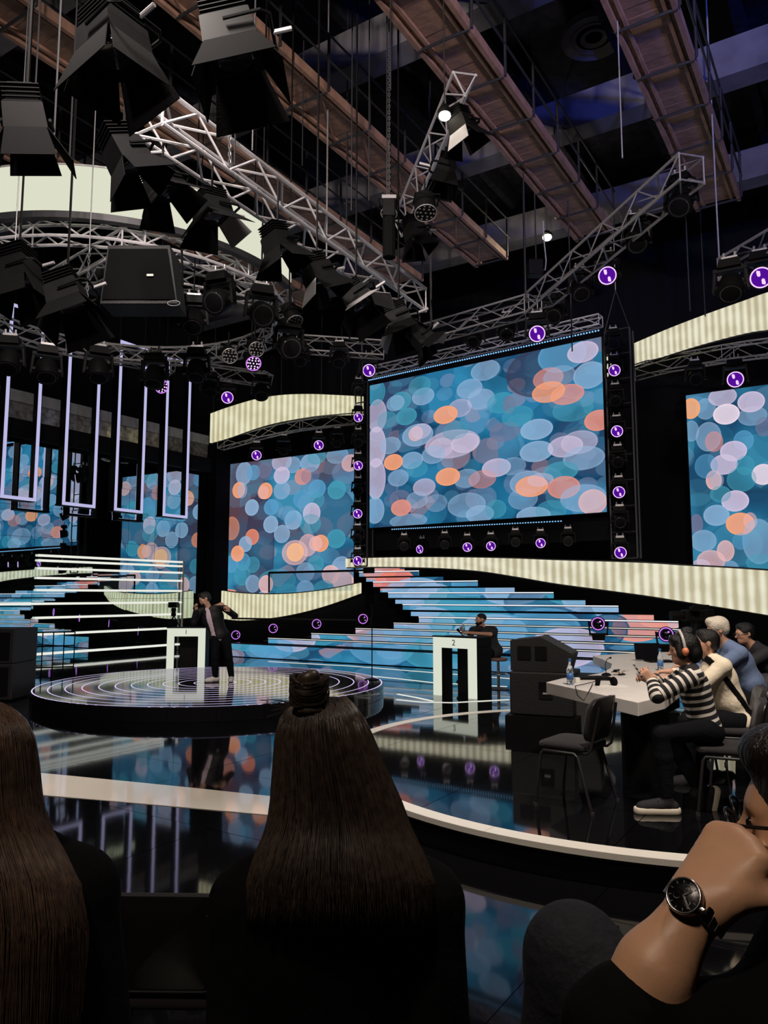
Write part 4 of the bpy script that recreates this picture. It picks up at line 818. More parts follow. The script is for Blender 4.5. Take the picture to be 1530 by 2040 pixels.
# four LED frames hung in line before the mirror wall
FB = -18.4
for k, (x0, x1) in enumerate(((0, 72), (124, 190), (228, 285), (325, 374))):
    p0 = px_b(x0, 1000, FB); p1 = px_b(x1, 1000, FB); a0, a1 = p0.dot(AV), p1.dot(AV); zb, zt = 4.28, 9.4
    t = thing('hanging_light_frame', ['tall hanging LED frame next to the black speaker boxes, first of four in line', 'tall hanging LED frame, second of four in line before the mirror wall', 'tall hanging LED frame, third of four in line before the mirror wall', 'tall hanging LED frame closest to the mirror-side screen'][k], 'LED frame', hall((a0 + a1) / 2, FB, zb), 'LED frames hung in line before the mirror wall')
    e = .085
    for nm, c, s_ in (('led_side', hall(a0 + e / 2, FB, (zt + zb) / 2), (e, .02, zt - zb)), ('led_side', hall(a1 - e / 2, FB, (zt + zb) / 2), (e, .02, zt - zb)), ('led_bottom', hall((a0 + a1) / 2, FB, zb + e / 2), (a1 - a0 - 2 * e, .02, e)), ('led_top', hall((a0 + a1) / 2, FB, zt - e / 2), (a1 - a0 - 2 * e, .02, e))):
        MB().box(c, s_, X=AV, Y=BV).build(nm, 'led_lav', t)
    for nm, c, s_ in (('side_board', hall(a0 + .02, FB - .145, (zt + zb) / 2), (.05, .26, zt - zb + .02)), ('side_board', hall(a1 - .02, FB - .145, (zt + zb) / 2), (.05, .26, zt - zb + .02)), ('bottom_board', hall((a0 + a1) / 2, FB - .165, zb + .015), (a1 - a0, .3, .05)), ('top_board', hall((a0 + a1) / 2, FB - .165, zt - .015), (a1 - a0, .3, .05))):
        MB().box(c, s_, X=AV, Y=BV).build(nm, 'black', t)
    for a in (a0 + .05, a1 - .05): bar('hanger', hall(a, FB - .1, zt), hall(a, FB - .1, 12.6), .01, 'pipe_dark', t)
# ================================================================== sculpting: signed distances + surface nets
class Sculpt:
    """tapered limbs and ellipsoids blended into ONE continuous surface"""
    def __init__(s, vox=.012, k=.02): s.P = []; s.vox = vox; s.k = k
    def limb(s, a, b, ra, rb, k=None): s.P.append(('l', Vector(a), Vector(b), ra, rb, s.k if k is None else k)); return s
    def path(s, pts, rad, k=None):
        for i in range(len(pts) - 1): s.limb(pts[i], pts[i + 1], rad[i], rad[i + 1], k)
        return s
    def ell(s, c, r, M=None, k=None, sub=False): s.P.append(('e' if not sub else 's', Vector(c), r, M, 0, s.k if k is None else k)); return s
    def build(s, name, mt, parent=None, cut=None, lo=None, hi=None):
        v, f = s.solve(cut); m = MB(); m.v = v; m.f = f
        return m.build(name, mt, parent, smooth=True)
    def solve(s, cut=None):
        lo = np.full(3, 1e9); hi = -lo
        for p in s.P:
            if p[0] == 's': continue
            for c, r in (((p[1], p[3]), (p[2], p[4])) if p[0] == 'l' else ((p[1], max(p[2])),)):
                c = np.array(c); lo = np.minimum(lo, c - r); hi = np.maximum(hi, c + r)
        lo -= 3 * s.vox + s.k * .5; hi += 3 * s.vox + s.k * .5
        n = np.ceil((hi - lo) / s.vox).astype(int) + 1; ax = [lo[i] + np.arange(n[i]) * s.vox for i in range(3)]
        D = np.full(n, .5)
        for p in s.P:
            k = p[5]
            if p[0] == 'l': c0 = np.minimum(np.array(p[1]) - p[3], np.array(p[2]) - p[4]); c1 = np.maximum(np.array(p[1]) + p[3], np.array(p[2]) + p[4])
            else: c0 = np.array(p[1]) - max(p[2]); c1 = np.array(p[1]) + max(p[2])
            pad = k + 4 * s.vox
            i0 = np.maximum(((c0 - pad - lo) / s.vox).astype(int), 0); i1 = np.minimum(((c1 + pad - lo) / s.vox).astype(int) + 2, n)
            if (i1 <= i0).any(): continue
            sl = tuple(slice(a, b) for a, b in zip(i0, i1)); X, Y, Z = np.meshgrid(*[ax[i][sl[i]] for i in range(3)], indexing='ij', sparse=True)
            if p[0] == 'l':
                a = p[1]; d = p[2] - p[1]; L2 = max(d.length_squared, 1e-9)
                h = np.clip(((X - a.x) * d.x + (Y - a.y) * d.y + (Z - a.z) * d.z) / L2, 0, 1)
                e = np.sqrt((X - a.x - h * d.x) ** 2 + (Y - a.y - h * d.y) ** 2 + (Z - a.z - h * d.z) ** 2) - (p[3] + (p[4] - p[3]) * h)
            else:
                x, y, z = X - p[1].x, Y - p[1].y, Z - p[1].z
                if p[3] is not None:
                    M = p[3]; x, y, z = x * M[0].x + y * M[0].y + z * M[0].z, x * M[1].x + y * M[1].y + z * M[1].z, x * M[2].x + y * M[2].y + z * M[2].z
                r = p[2]; k0 = np.sqrt((x / r[0]) ** 2 + (y / r[1]) ** 2 + (z / r[2]) ** 2); k1 = np.sqrt((x / r[0] ** 2) ** 2 + (y / r[1] ** 2) ** 2 + (z / r[2] ** 2) ** 2)
                e = k0 * (k0 - 1) / np.maximum(k1, 1e-6)
            o = D[sl]
            if p[0] == 's':
                h = np.maximum(k - np.abs(o + e), 0) / max(k, 1e-6); D[sl] = np.maximum(o, -e) + h * h * k * .25
            else:
                h = np.maximum(k - np.abs(o - e), 0) / max(k, 1e-6); D[sl] = np.minimum(o, e) - h * h * k * .25
        if cut is not None:
            X, Y, Z = np.meshgrid(*ax, indexing='ij', sparse=True)
            for (c, nn) in cut: D = np.maximum(D, (X - c[0]) * nn[0] + (Y - c[1]) * nn[1] + (Z - c[2]) * nn[2])
        ins = D < 0; sh = tuple(np.array(D.shape) - 1)
        cnt = np.zeros(sh, np.int8); acc = np.zeros(sh + (3,)); 
        cor = [(i, j, k_) for i in (0, 1) for j in (0, 1) for k_ in (0, 1)]
        S = lambda A, c: A[c[0]:c[0] + sh[0], c[1]:c[1] + sh[1], c[2]:c[2] + sh[2]]
        for c in cor:
            for axn in range(3):
                if c[axn]: continue
                e = list(c); e[axn] = 1; a = S(D, c); b = S(D, e); m = S(ins, c) != S(ins, e)
                t = np.where(m, a / np.where(m, a - b, 1), 0); cnt += m
                for q in range(3): acc[..., q] += np.where(m, c[q] + (t if q == axn else 0), 0)
        act = cnt > 0; idx = -np.ones(sh, int); idx[act] = np.arange(act.sum()); g = np.argwhere(act)
        V = lo + (g + acc[act] / cnt[act][:, None]) * s.vox
        Fs = []
        for axn in range(3):
            a = [slice(None)] * 3; b = [slice(None)] * 3; a[axn] = slice(0, -1); b[axn] = slice(1, None)
            A = ins[tuple(a)]; B = ins[tuple(b)]; ch = np.argwhere(A != B); u, w_ = [(1, 2), (2, 0), (0, 1)][axn]
            ok = (ch[:, u] > 0) & (ch[:, w_] > 0) & (ch[:, u] < sh[u]) & (ch[:, w_] < sh[w_]); ch = ch[ok]
            q = []
            for du, dw in ((-1, -1), (0, -1), (0, 0), (-1, 0)):
                c = ch.copy(); c[:, u] += du; c[:, w_] += dw; q.append(idx[c[:, 0], c[:, 1], c[:, 2]])
            q = np.stack(q, 1); fl = ~A[tuple(ch.T)]; q[fl] = q[fl][:, ::-1]; Fs.append(q)
        return [tuple(x) for x in V], [tuple(int(i) for i in x) for x in np.concatenate(Fs)]
def basis(fwd, up):
    """rows: right, forward, up"""
    f = Vector(fwd).normalized(); r = f.cross(Vector(up)).normalized(); u_ = r.cross(f); return (r, f, u_)
def head_shape(S, c, M, s=1.0, ears=True, nose=1.0):
    """c = centre of the skull, head height 0.23*s"""
    at = lambda x, y, z: Vector(c) + (M[0] * x + M[1] * y + M[2] * z) * s
    E = lambda p, r, k=.02, **q: S.ell(at(*p), tuple(v * s for v in r), M, k=k * s, **q)
    E((0, -.008, .022), (.076, .096, .088)); E((0, .032, -.045), (.056, .058, .07), .03); E((0, .062, -.085), (.026, .024, .022), .03)
    E((0, .072, .018), (.05, .024, .02), .02); E((.034, .062, -.02), (.026, .022, .022), .02); E((-.034, .062, -.02), (.026, .022, .022), .02)
    for e in (-1, 1): E((e * .031, .094, .002), (.017, .012, .010), .008, sub=True); E((e * .031, .080, .002), (.012, .012, .010), .003)
    S.limb(at(0, .088, .008), at(0, .112 * (.9 + .1 * nose), -.026), .008 * s, .013 * s, .012 * s); E((.010, .100, -.030), (.009, .010, .007), .008); E((-.010, .100, -.030), (.009, .010, .007), .008)
    E((0, .090, -.056), (.022, .009, .0055), .005); E((0, .087, -.068), (.019, .010, .006), .006); E((0, .102, -.0618), (.02, .01, .0015), .003, sub=True)
    if ears:
        for e in (-1, 1): E((e * .077, -.006, -.008), (.009, .019, .032), .008); E((e * .084, .0, -.006), (.006, .011, .018), .004, sub=True)
    return at
def hand_shape(S, w_, d, nrm, thumb, curl=.5, s=1.0, spread=.10, k=.006):
    """w_ wrist, d finger direction, nrm palm normal (palm side), thumb = +1/-1 side along d x nrm; five fingers of different length"""
    d = Vector(d).normalized(); nrm = (Vector(nrm) - d * Vector(nrm).dot(d)).normalized(); sd_ = d.cross(nrm) * thumb; w_ = Vector(w_)
    for o in (-.026, -.009, .009, .026): S.limb(w_ + sd_ * o * .6 * s, w_ + (d * .085 + sd_ * o) * s, .020 * s, .0145 * s, .015 * s)
    for i, (o, L_, r) in enumerate(((.030, .068, .0088), (.010, .078, .0092), (-.010, .072, .0088), (-.029, .056, .0078))):
        c = curl if not isinstance(curl, (list, tuple)) else curl[i]
        p = w_ + (d * .086 + sd_ * o) * s; ang = c * .7; dirn = d
        for q, f in enumerate((.45, .32, .26)):
            dirn = (d * math.cos(ang) + nrm * math.sin(ang) + sd_ * spread * (o / .03)).normalized(); e = p + dirn * L_ * f * s * 1.05
            S.limb(p, e, r * s * (1 - .08 * q), r * s * (.93 - .1 * q), k * s); p = e; ang += c * 1.25
    p = w_ + (d * .022 + sd_ * .026) * s; q = p + (d * .036 + sd_ * .028 + nrm * .016) * s; e = q + (d * .034 + sd_ * .006 + nrm * .014 * (1 + curl if not isinstance(curl, (list, tuple)) else 1.6)) * s
    S.limb(p, q, .016 * s, .0115 * s, .012 * s); S.limb(q, e, .0115 * s, .009 * s, k * s)
mat('skin', srgb(196, 150, 126), .5, var=.08, vscale=30, bump=.1, bscale=300)
mat('skin_tan', srgb(206, 158, 124), .45, var=.07, vscale=18, bump=.02, bscale=200)
mat('hair_dark', (.014, .010, .008), .38, spec=.4, bump=.5, bscale=120, stretch=(1, 1, .1))
mat('hair_black', (.006, .0055, .006), .4, spec=.4, bump=.5, bscale=120)
mat('hair_white', (.62, .56, .46), .5, bump=.6, bscale=90, var=.2)
mat('jacket_black', (.006, .006, .007), .6, spec=.3, bump=.3, bscale=30)
mat('shirt_lilac', srgb(196, 176, 186), .8, bump=.3, bscale=30)
mat('trousers_dark', (.0055, .006, .008), .9, spec=.1, bump=.3, bscale=25)
mat('jeans_dark', (.0055, .007, .013), .85, bump=.35, bscale=40, var=.25, vscale=25)
mat('sneaker_white', (.75, .70, .68), .6)
mat('sole_cream', (.66, .60, .48), .6)
mat('canvas_black', (.01, .01, .013), .85)
mat('sweater_cream', srgb(226, 214, 190), .85, bump=.25, bscale=35, var=.05)
mat('shirt_blue', srgb(98, 116, 150), .85, bump=.25, bscale=30, var=.08)
mat('shirt_dark', (.012, .012, .016), .8)
mat('band_grey', (.5, .47, .45), .4); mat('orange', (.8, .25, .12), .5)
mat('steel_dark', (.25, .24, .25), .25, metal=1); mat('steel', (.6, .58, .58), .22, metal=1)
mat('eyeglass', (.01, .01, .012), .25)
mat('eye_dark', (.01, .008, .008), .2)
def stripes(name, axis, period, duty=.42, off=0):
    m = bpy.data.materials.new(name); m.use_nodes = True; N = m.node_tree.nodes; L = m.node_tree.links; P = N['Principled BSDF']; P.inputs['Roughness'].default_value = .85
    g = N.new('ShaderNodeNewGeometry'); d = N.new('ShaderNodeVectorMath'); d.operation = 'DOT_PRODUCT'; d.inputs[1].default_value = Vector(axis).normalized(); L.new(g.outputs['Position'], d.inputs[0])
    a = N.new('ShaderNodeMath'); a.operation = 'MULTIPLY_ADD'; a.inputs[1].default_value = 1 / period; a.inputs[2].default_value = off; L.new(d.outputs['Value'], a.inputs[0])
    nz = N.new('ShaderNodeTexNoise'); nz.inputs['Scale'].default_value = 5; L.new(g.outputs['Position'], nz.inputs['Vector'])
    a2 = N.new('ShaderNodeMath'); a2.operation = 'MULTIPLY_ADD'; a2.inputs[1].default_value = .35; L.new(nz.outputs['Fac'], a2.inputs[0]); L.new(a.outputs[0], a2.inputs[2])
    f = N.new('ShaderNodeMath'); f.operation = 'FRACT'; L.new(a2.outputs[0], f.inputs[0]); l = N.new('ShaderNodeMath'); l.operation = 'LESS_THAN'; l.inputs[1].default_value = duty; L.new(f.outputs[0], l.inputs[0])
    mx = N.new('ShaderNodeMix'); mx.data_type = 'RGBA'; mx.inputs[6].default_value = (.009, .009, .011, 1); mx.inputs[7].default_value = (.70, .66, .60, 1); L.new(l.outputs[0], mx.inputs[0]); L.new(mx.outputs[2], P.inputs['Base Color']); MATS[name] = m

# ------------------------------------------------------------------ conference chair
def chair_proto():
    """faces -Y; seat 0.46 high, back 0.84"""
    t = thing('conference_chair', 'x', 'chair')
    m = MB(); n = 10; g = []
    def plate(w, h, curve, thick, r, seg=8):
        m = MB(); pts = []
        for i in range(4):
            cxx = (w / 2 - r) * (1 if i in (0, 3) else -1); cyy = (h / 2 - r) * (1 if i < 2 else -1)
            for k in range(seg + 1): a = math.pi / 2 * (i + k / seg); pts.append((cxx + r * math.cos(a), cyy + r * math.sin(a)))
        q = len(pts); rings = []
        for (sc, dz) in ((.93, thick / 2), (1, thick * .2), (1, -thick * .2), (.93, -thick / 2)): rings += [(x * sc, y * sc, dz + curve * (x / (w / 2)) ** 2) for x, y in pts]
        for c_, dz in ((len(rings), thick / 2), (len(rings) + 1, -thick / 2)): rings.append((0, 0, dz))
        fs = [(a * q + i, a * q + (i + 1) % q, (a + 1) * q + (i + 1) % q, (a + 1) * q + i) for a in range(3) for i in range(q)]
        fs = [f[::-1] for f in fs] + [(4 * q, i, (i + 1) % q) for i in range(q)] + [(4 * q + 1, 3 * q + (i + 1) % q, 3 * q + i) for i in range(q)]
        return m.add(rings, fs)
    s_ = plate(.46, .42, .012, .05, .09); s_.v = [(x, y - .01, z + .455) for x, y, z in s_.v]; s_.build('seat', 'chair_fabric', t, local=True, smooth=50)
    b = plate(.45, .33, .03, .045, .085)
    tl = math.radians(12)
    def place(v): x, y, z = v; return (x, .235 - z * 1.0 + (y) * math.sin(tl), .675 + y * math.cos(tl))
    b.v = [place((x, y, z)) for x, y, z in b.v]; b.build('backrest', 'chair_fabric', t, local=True, smooth=50)
    c = plate(.455, .335, .03, .02, .085); c.v = [place((x, y, z - .024)) for x, y, z in c.v]; c.build('back_shell', 'chair_plastic', t, local=True, smooth=50)
    for e in (-1, 1):
        MB().tube([(e * .25, -.22, 0), (e * .235, -.17, .40), (e * .232, -.15, .425), (e * .232, .10, .425), (e * .235, .13, .40), (e * .25, .24, 0)], .0125, 8).build('leg_frame', 'chair_plastic', t, local=True, smooth=50)
        MB().tube([(e * .20, .02, .425), (e * .20, .19, .43), (e * .20, .225, .46), (e * .19, .25, .60), (e * .17, .285, .78)], .011, 8).build('back_upright', 'chair_plastic', t, local=True, smooth=50)
        for y in (-.22, .24): MB().cyl((e * .25, y, 0), (e * .25, y, .025), .017).build('foot_cap', 'rubber', t, local=True)
    MB().tube([(-.232, -.1, .425), (.232, -.1, .425)], .011, 6).build('crossbar', 'chair_plastic', t, local=True)
    MB().tube([(-.232, .08, .425), (.232, .08, .425)], .011, 6).build('crossbar', 'chair_plastic', t, local=True)
    return t
CH = chair_proto()
def chair(loc, face, label):
    t = copy_tree(CH); t.location = loc; f = Vector(face); t.rotation_euler = (0, 0, math.atan2(f.x, -f.y)); tag(t, label, 'chair', 'black conference chairs'); return t
DZ = DAIS_Z
chair(px(1163, 1590, z=DZ) * Vector((1, 1, 0)).x if False else Vector((1.50, 6.15, DZ)), (-.80, .62, 0), 'empty black conference chair at the open corner of the white table')
chair(Vector((2.62, 5.95, DZ)), (-.92, .40, 0), 'black conference chair under the woman in the striped top')
chair(Vector((3.02, 6.75, DZ)), (-.95, .3, 0), 'black conference chair under the man in the cream sweater')
chair(Vector((3.55, 7.7, DZ)), (-.97, .2, 0), 'black conference chair under the man in the blue shirt')
chair(Vector((4.62, 8.72, DZ)), (-.97, .1, 0), 'black conference chair under the dark-haired man with glasses')
RZ = .32
chair(Vector((-.74, 2.92, 0)), (.02, 1, 0), 'empty black conference chair on the floor before the two long-haired women')
chair(Vector((.0, 1.42, RZ)), (-.02, 1, 0), 'black conference chair under the woman with the hair bun')
chair(Vector((-.98, 1.40, RZ)), (.05, 1, 0), 'black conference chair under the woman with brown loose hair')
drop_tree(CH)
# ------------------------------------------------------------------ judges' table and what lies on it
TZ = DZ + .755
tb = thing('judges_table', 'curved white laminate judges\' table on the dais', 'table', (2.2, 7.6, DZ))
out = [(1088, 1359), (1180, 1379), (1271, 1399), (1324, 1386), (1372, 1352), (1398, 1326), (1408, 1312), (1398, 1302), (1330, 1299), (1262, 1301), (1181, 1306), (1200, 1313), (1219, 1322), (1216, 1331), (1196, 1341), (1160, 1347), (1120, 1351)]
P = [px(x, y, z=TZ) for x, y in out]
MB().prism([(p.x, p.y) for p in P], TZ - .115, TZ).build('table_top', 'white_lam', tb, bevel=.006)
leg = [(1235, 1392), (1290, 1388), (1330, 1370), (1270, 1360)]
L4 = [px(x, y, z=TZ) for x, y in leg]
MB().prism([(p.x, p.y) for p in L4], DZ, TZ - .115).build('pedestal', 'black', tb)
L4 = [px(x, y, z=TZ) for x, y in ((1262, 1312), (1320, 1312), (1350, 1304), (1300, 1302))]
MB().prism([(p.x, p.y) for p in L4], DZ, TZ - .115).build('pedestal', 'black', tb)
def on_table(x, y): p = px(x, y, z=TZ); return p
def bottle(x, y, label, h=.24):
    p = on_table(x, y); t = thing('water_bottle', label, 'bottle', p, 'water bottles on the judges\' table')
    MB().lathe([(.028, 0), (.033, .006), (.033, .06), (.030, .075), (.033, .09), (.033, .14), (.028, .165), (.014, .195), (.0135, h - .02)], c=p, n=16).build('bottle_body', 'plastic_clear', t, smooth=True)
    MB().cyl(p + Vector((0, 0, h - .022)), p + Vector((0, 0, h)), .0155, 14).build('cap', 'cap_blue', t)
    MB().lathe([(.0335, .05), (.0336, .11)], c=p, n=16).build('paper_label', 'label_blue', t, smooth=True)
bottle(1136, 1364, 'clear water bottle with blue cap at the open corner of the white table', .25); bottle(1316, 1336, 'clear water bottle with blue cap beside the laptop', .25)
p = on_table(1150, 1360); tag(MB().box(p + Vector((0, 0, .025)), (.05, .05, .05)).build('paper_cup', 'paper', bevel=.006), 'small white paper cube beside the bottle at the table corner', 'cup')
lp = thing('laptop', 'open black laptop seen from behind on the judges\' table', 'laptop', on_table(1295, 1322))
c = on_table(1296, 1318); MB().box(c + Vector((.1, -.05, .012)), (.34, .24, .02)).build('keyboard_base', 'black', lp, bevel=.004)
MB().box(c + Vector((.0, .1, .125)), (.34, .016, .22), Z=Vector((0, .25, 1)).normalized(), Y=Vector((0, 1, -.25)).normalized()).build('screen', 'screen_off', lp, bevel=.004)
mc = thing('desk_microphone', 'thin gooseneck microphone bent over the judges\' table', 'microphone', on_table(1208, 1346))
c = on_table(1208, 1346); MB().lathe([(.05, 0), (.05, .018), (.02, .03)], c=c, n=16).build('base', 'black', mc, smooth=40)
MB().tube([c + Vector((0, 0, .02)), c + Vector((-.01, 0, .11)), c + Vector((.01, 0, .17)), c + Vector((.045, 0, .19))], .004, 6).build('gooseneck', 'black', mc)
MB().sphere(c + Vector((.05, 0, .19)), (.014, .01, .01), 10, 6).build('capsule', 'black_matte', mc, smooth=True)
hp = thing('headphones', 'black headphones lying on a paper on the judges\' table', 'headphones', on_table(1205, 1364))
c = on_table(1206, 1366)
MB().tube([c + Vector((.085 * math.cos(a), .075 * math.sin(a), .05)) for a in np.linspace(.1, math.pi - .1, 12)], .011, 6).build('headband', 'black', hp, smooth=True)
for e in (-1, 1): MB().lathe([(.02, -.022), (.042, -.018), (.045, .01), (.036, .022)], c=c + Vector((e * .075, -.02, .042)), n=14, axis=(e, .25, .2)).build('ear_cup', 'black_matte', hp, smooth=40)
cb = [on_table(x, y) + Vector((0, 0, .012)) for x, y in ((1190, 1358), (1178, 1362), (1160, 1366), (1146, 1369))] + [px(1150, 1385, d=6.95), px(1163, 1396, d=6.8), px(1172, 1380, d=6.75), on_table(1181, 1364) + Vector((0, 0, .01))]
tag(MB().tube(cb, .004, 5).build('headphone_cable', 'black', smooth=True), 'thin black headphone cable looping over the table edge', 'cable')
p = on_table(1215, 1366); tag(MB().box(p + Vector((0, 0, .002)), (.30, .21, .004)).build('paper_sheet', 'paper'), 'white paper sheet under the headphones', 'paper')
p = on_table(1180, 1353); tag(MB().box(p + Vector((0, 0, .015)), (.34, .16, .03)).build('folder', 'black', bevel=.005), 'dark folder lying beside the desk microphone', 'folder')
p = on_table(1236, 1345)
gd = thing('clipped_papers', 'small heap of clips and cards beside the folder', 'cards', p)
for k in range(7):
    q = p + Vector((random.uniform(-.07, .07), random.uniform(-.07, .07), .012 + .006 * k)); MB().box(q, (.07, .045, .008), X=Vector((math.cos(k), math.sin(k), .1)).normalized(), Y=Vector((-math.sin(k), math.cos(k), .1)).normalized()).build('card', 'card' if k % 2 else 'black', gd)
p = on_table(1276, 1356); cp = thing('printed_cup', 'grey cup with dark printing before the striped woman', 'cup', p)
MB().lathe([(.03, 0), (.038, .075), (.034, .075), (.027, .006)], c=p, n=16).build('cup_wall', 'grey_board', cp, smooth=40)
# loudspeaker stack behind the table
sp = thing('subwoofer', 'black square subwoofer cabinet with connector plate behind the table', 'loudspeaker', (1.72, 9.6, DZ))
q0 = Vector((1.98, 9.45, DZ)); R_ = Matrix.Rotation(math.radians(-22), 3, 'Z'); X_, Y_ = R_ @ Vector((1, 0, 0)), R_ @ Vector((0, 1, 0))
MB().box(q0 + Vector((0, 0, .10)), (.84, .8, .20), X=X_, Y=Y_).build('plinth', 'black', sp); MB().box(q0 + Vector((0, 0, .46)), (.74, .7, .5), X=X_, Y=Y_).build('cabinet', 'speaker_skin', sp, bevel=.015)
MB().box(q0 - Y_ * .352 + X_ * .06 + Vector((0, 0, .50)), (.16, .01, .20), X=X_, Y=Y_).build('connector_plate', 'black_gloss', sp); MB().box(q0 - Y_ * .36 + X_ * .06 + Vector((0, 0, .47)), (.07, .01, .02), X=X_, Y=Y_).build('plate_label', 'flap_inner', sp)
wd = thing('stage_monitor', 'black wedge stage monitor lying on the subwoofer', 'loudspeaker', q0 + Vector((0, 0, .71)))
z0 = DZ + .71 - .21 + .21
pr = [(-.37, 0), (.30, 0), (.36, .20), (-.02, .40), (-.37, .36)]
m = MB(); m.v = [tuple(q0 + X_ * x + Y_ * yy + Vector((0, 0, .715 + z))) for yy in (-.28, .28) for x, z in pr]; m.f = [tuple(range(5)), tuple(range(9, 4, -1))] + [(i, 5 + i, 5 + (i + 1) % 5, (i + 1) % 5) for i in range(5)]
m.build('cabinet', 'speaker_skin', wd); 
g_ = MB(); a_ = q0 + X_ * .17 + Vector((0, 0, .715 + .31)); g_.box(a_, (.42, .5, .012), X=(X_ * .38 - Vector((0, 0, .20))).normalized(), Y=Y_); mat('grille_metal', (.03, .03, .032), .5, bump=.5, bscale=300); g_.build('grille', 'grille_metal', wd)
MB().box(q0 - Y_ * .285 - X_ * .2 + Vector((0, 0, .93)), (.16, .012, .16), X=X_, Y=Y_).build('recess', 'black', wd); MB().box(q0 - Y_ * .285 + Vector((0, 0, .93)), (.14, .012, .16), X=X_, Y=Y_).build('recess', 'black', wd)
bx_ = thing('equipment_box', 'small dark equipment box standing against the subwoofer', 'box', q0 + X_ * .52 + Vector((0, 0, .5)))
MB().box(q0 + X_ * .52 + Vector((0, .1, .32)), (.30, .35, .64), X=X_, Y=Y_).build('case', 'grille_metal', bx_, bevel=.01); MB().box(q0 + X_ * .52 + Vector((0, .1, .655)), (.26, .3, .03), X=X_, Y=Y_).build('lid', 'black', bx_)
# black speaker boxes and railing by the mirror wall
bs = px(28, 1395, z=0)
for k, (dx, h) in enumerate(((0, .62), (0, .60))):
    q = Vector((bs.x - .60, bs.y + .3, .02 + .62 * k)); t = thing('speaker_box', ['lower black speaker box by the mirror wall', 'upper black speaker box by the mirror wall'][k], 'loudspeaker', q)
    MB().box(q + Vector((0, 0, h / 2)), (1.25, .9, h)).build('cabinet', 'speaker_skin', t, bevel=.02); MB().box(q + Vector((0, -.455, h / 2)), (1.1, .012, h * .8)).build('grille', 'black_matte', t)
rg = thing('guard_railing', 'low black metal grid railing beside the speaker boxes', 'railing', px(80, 1340, z=0))
ra, rb = px(-30, 1345, z=0), px(146, 1338, z=0)
for zz in (.12, .62, .95): bar('rail', ra + Vector((0, 0, zz)), rb + Vector((0, 0, zz)), .018, 'black', rg)
for k in range(9): q = ra.lerp(rb, k / 8); bar('baluster', q, q + Vector((0, 0, .95)), .014, 'black', rg)
# podiums
def podium(name, label, num, x0, x1, yb, ytop, rot, depth=.45, W=None):
    a = px(x0, yb, z=0); W = W or (x1 - x0) / F * a.y * 1.02; h = 1.06; X = Matrix.Rotation(rot, 3, 'Z') @ Vector((1, 0, 0)); Y = Matrix.Rotation(rot, 3, 'Z') @ Vector((0, 1, 0))
    t = thing(name, label, 'podium', a + X * W / 2); e = .16
    for nm, c, s_ in (('lit_leg', (e / 2, 0, (h - .19) / 2), (e, .05, h - .19)), ('lit_leg', (W - e / 2, 0, (h - .19) / 2), (e, .05, h - .19)), ('lit_header', (W / 2, 0, h - .095), (W, .05, .19))):
        MB().box(a + X * c[0] + Vector((0, 0, c[2])), s_, X=X, Y=Y).build(nm, 'podium_white', t)
    MB().box(a + X * W / 2 + Y * .015 + Vector((0, 0, h + .012)), (W + .03, .09, .024), X=X, Y=Y).build('cap_strip', 'black', t)
    MB().box(a + X * W / 2 + Y * (depth / 2 + .03) + Vector((0, 0, h - .07)), (W - .01, depth, .16), X=X, Y=Y).build('desk_top', 'black', t)
    for u_ in (.03, W - .03): MB().box(a + X * u_ + Y * (depth / 2 + .03) + Vector((0, 0, (h - .15) / 2)), (.03, depth, h - .15), X=X, Y=Y).build('side_panel', 'black', t)
    MB().box(a + X * W * .42 + Y * (depth + .02) + Vector((0, 0, (h - .15) / 2)), (W * .45, .03, h - .15), X=X, Y=Y).build('rear_panel', 'black', t)
    f = bpy.data.curves.new('number', 'FONT'); f.body = num; f.size = .15; f.align_x = 'CENTER'; f.align_y = 'CENTER'; f.extrude = .002
    tmp = bpy.data.objects.new('number', f); COL.objects.link(tmp); dg = bpy.context.evaluated_depsgraph_get(); me = bpy.data.meshes.new_from_object(tmp.evaluated_get(dg)); bpy.data.objects.remove(tmp)
    me.materials.clear(); me.materials.append(MATS['black']); o = bpy.data.objects.new('number', me); COL.objects.link(o); o.parent = t
    o.location = a + X * W / 2 - Y * .0275 + Vector((0, 0, h - .095)) - Vector(t.location); o.rotation_euler = (math.pi / 2, 0, rot); return t, a, X, Y, W
pd2 = podium('podium', 'white glowing podium frame marked 2 before the seated man', '2', 865, 942, 1384, 1269, -.70, .5, W=.93)
pd1 = podium('podium', 'white glowing podium frame marked 1 behind the singer', '1', 331, 404, 1343, 1255, .02, .5)
# tripod with small camera standing behind podium one
tc = px(345, 1252, d=15.9); ts = thing('tripod_camera', 'small dark camera on a short tripod on podium one', 'camera', tc)
b0 = px(345, 1252, d=pd1[1].y + .3); b0.z = 1.07
for k in range(3): a = 2.1 * k + .5; bar('tripod_leg', b0 + Vector((.16 * math.cos(a), .16 * math.sin(a), 0)), b0 + Vector((0, 0, .28)), .014, 'black', ts)
MB().lathe([(.05, .26), (.06, .30), (.045, .36), (.06, .40), (.05, .46)], c=b0, n=12).build('pan_head', 'black', ts, smooth=40)
MB().box(b0 + Vector((0, -.02, .53)), (.20, .26, .13)).build('camera_body', 'black', ts, bevel=.015); MB().cyl(b0 + Vector((0, -.15, .53)), b0 + Vector((0, -.27, .53)), .045, 14).build('lens_barrel', 'black_gloss', ts)
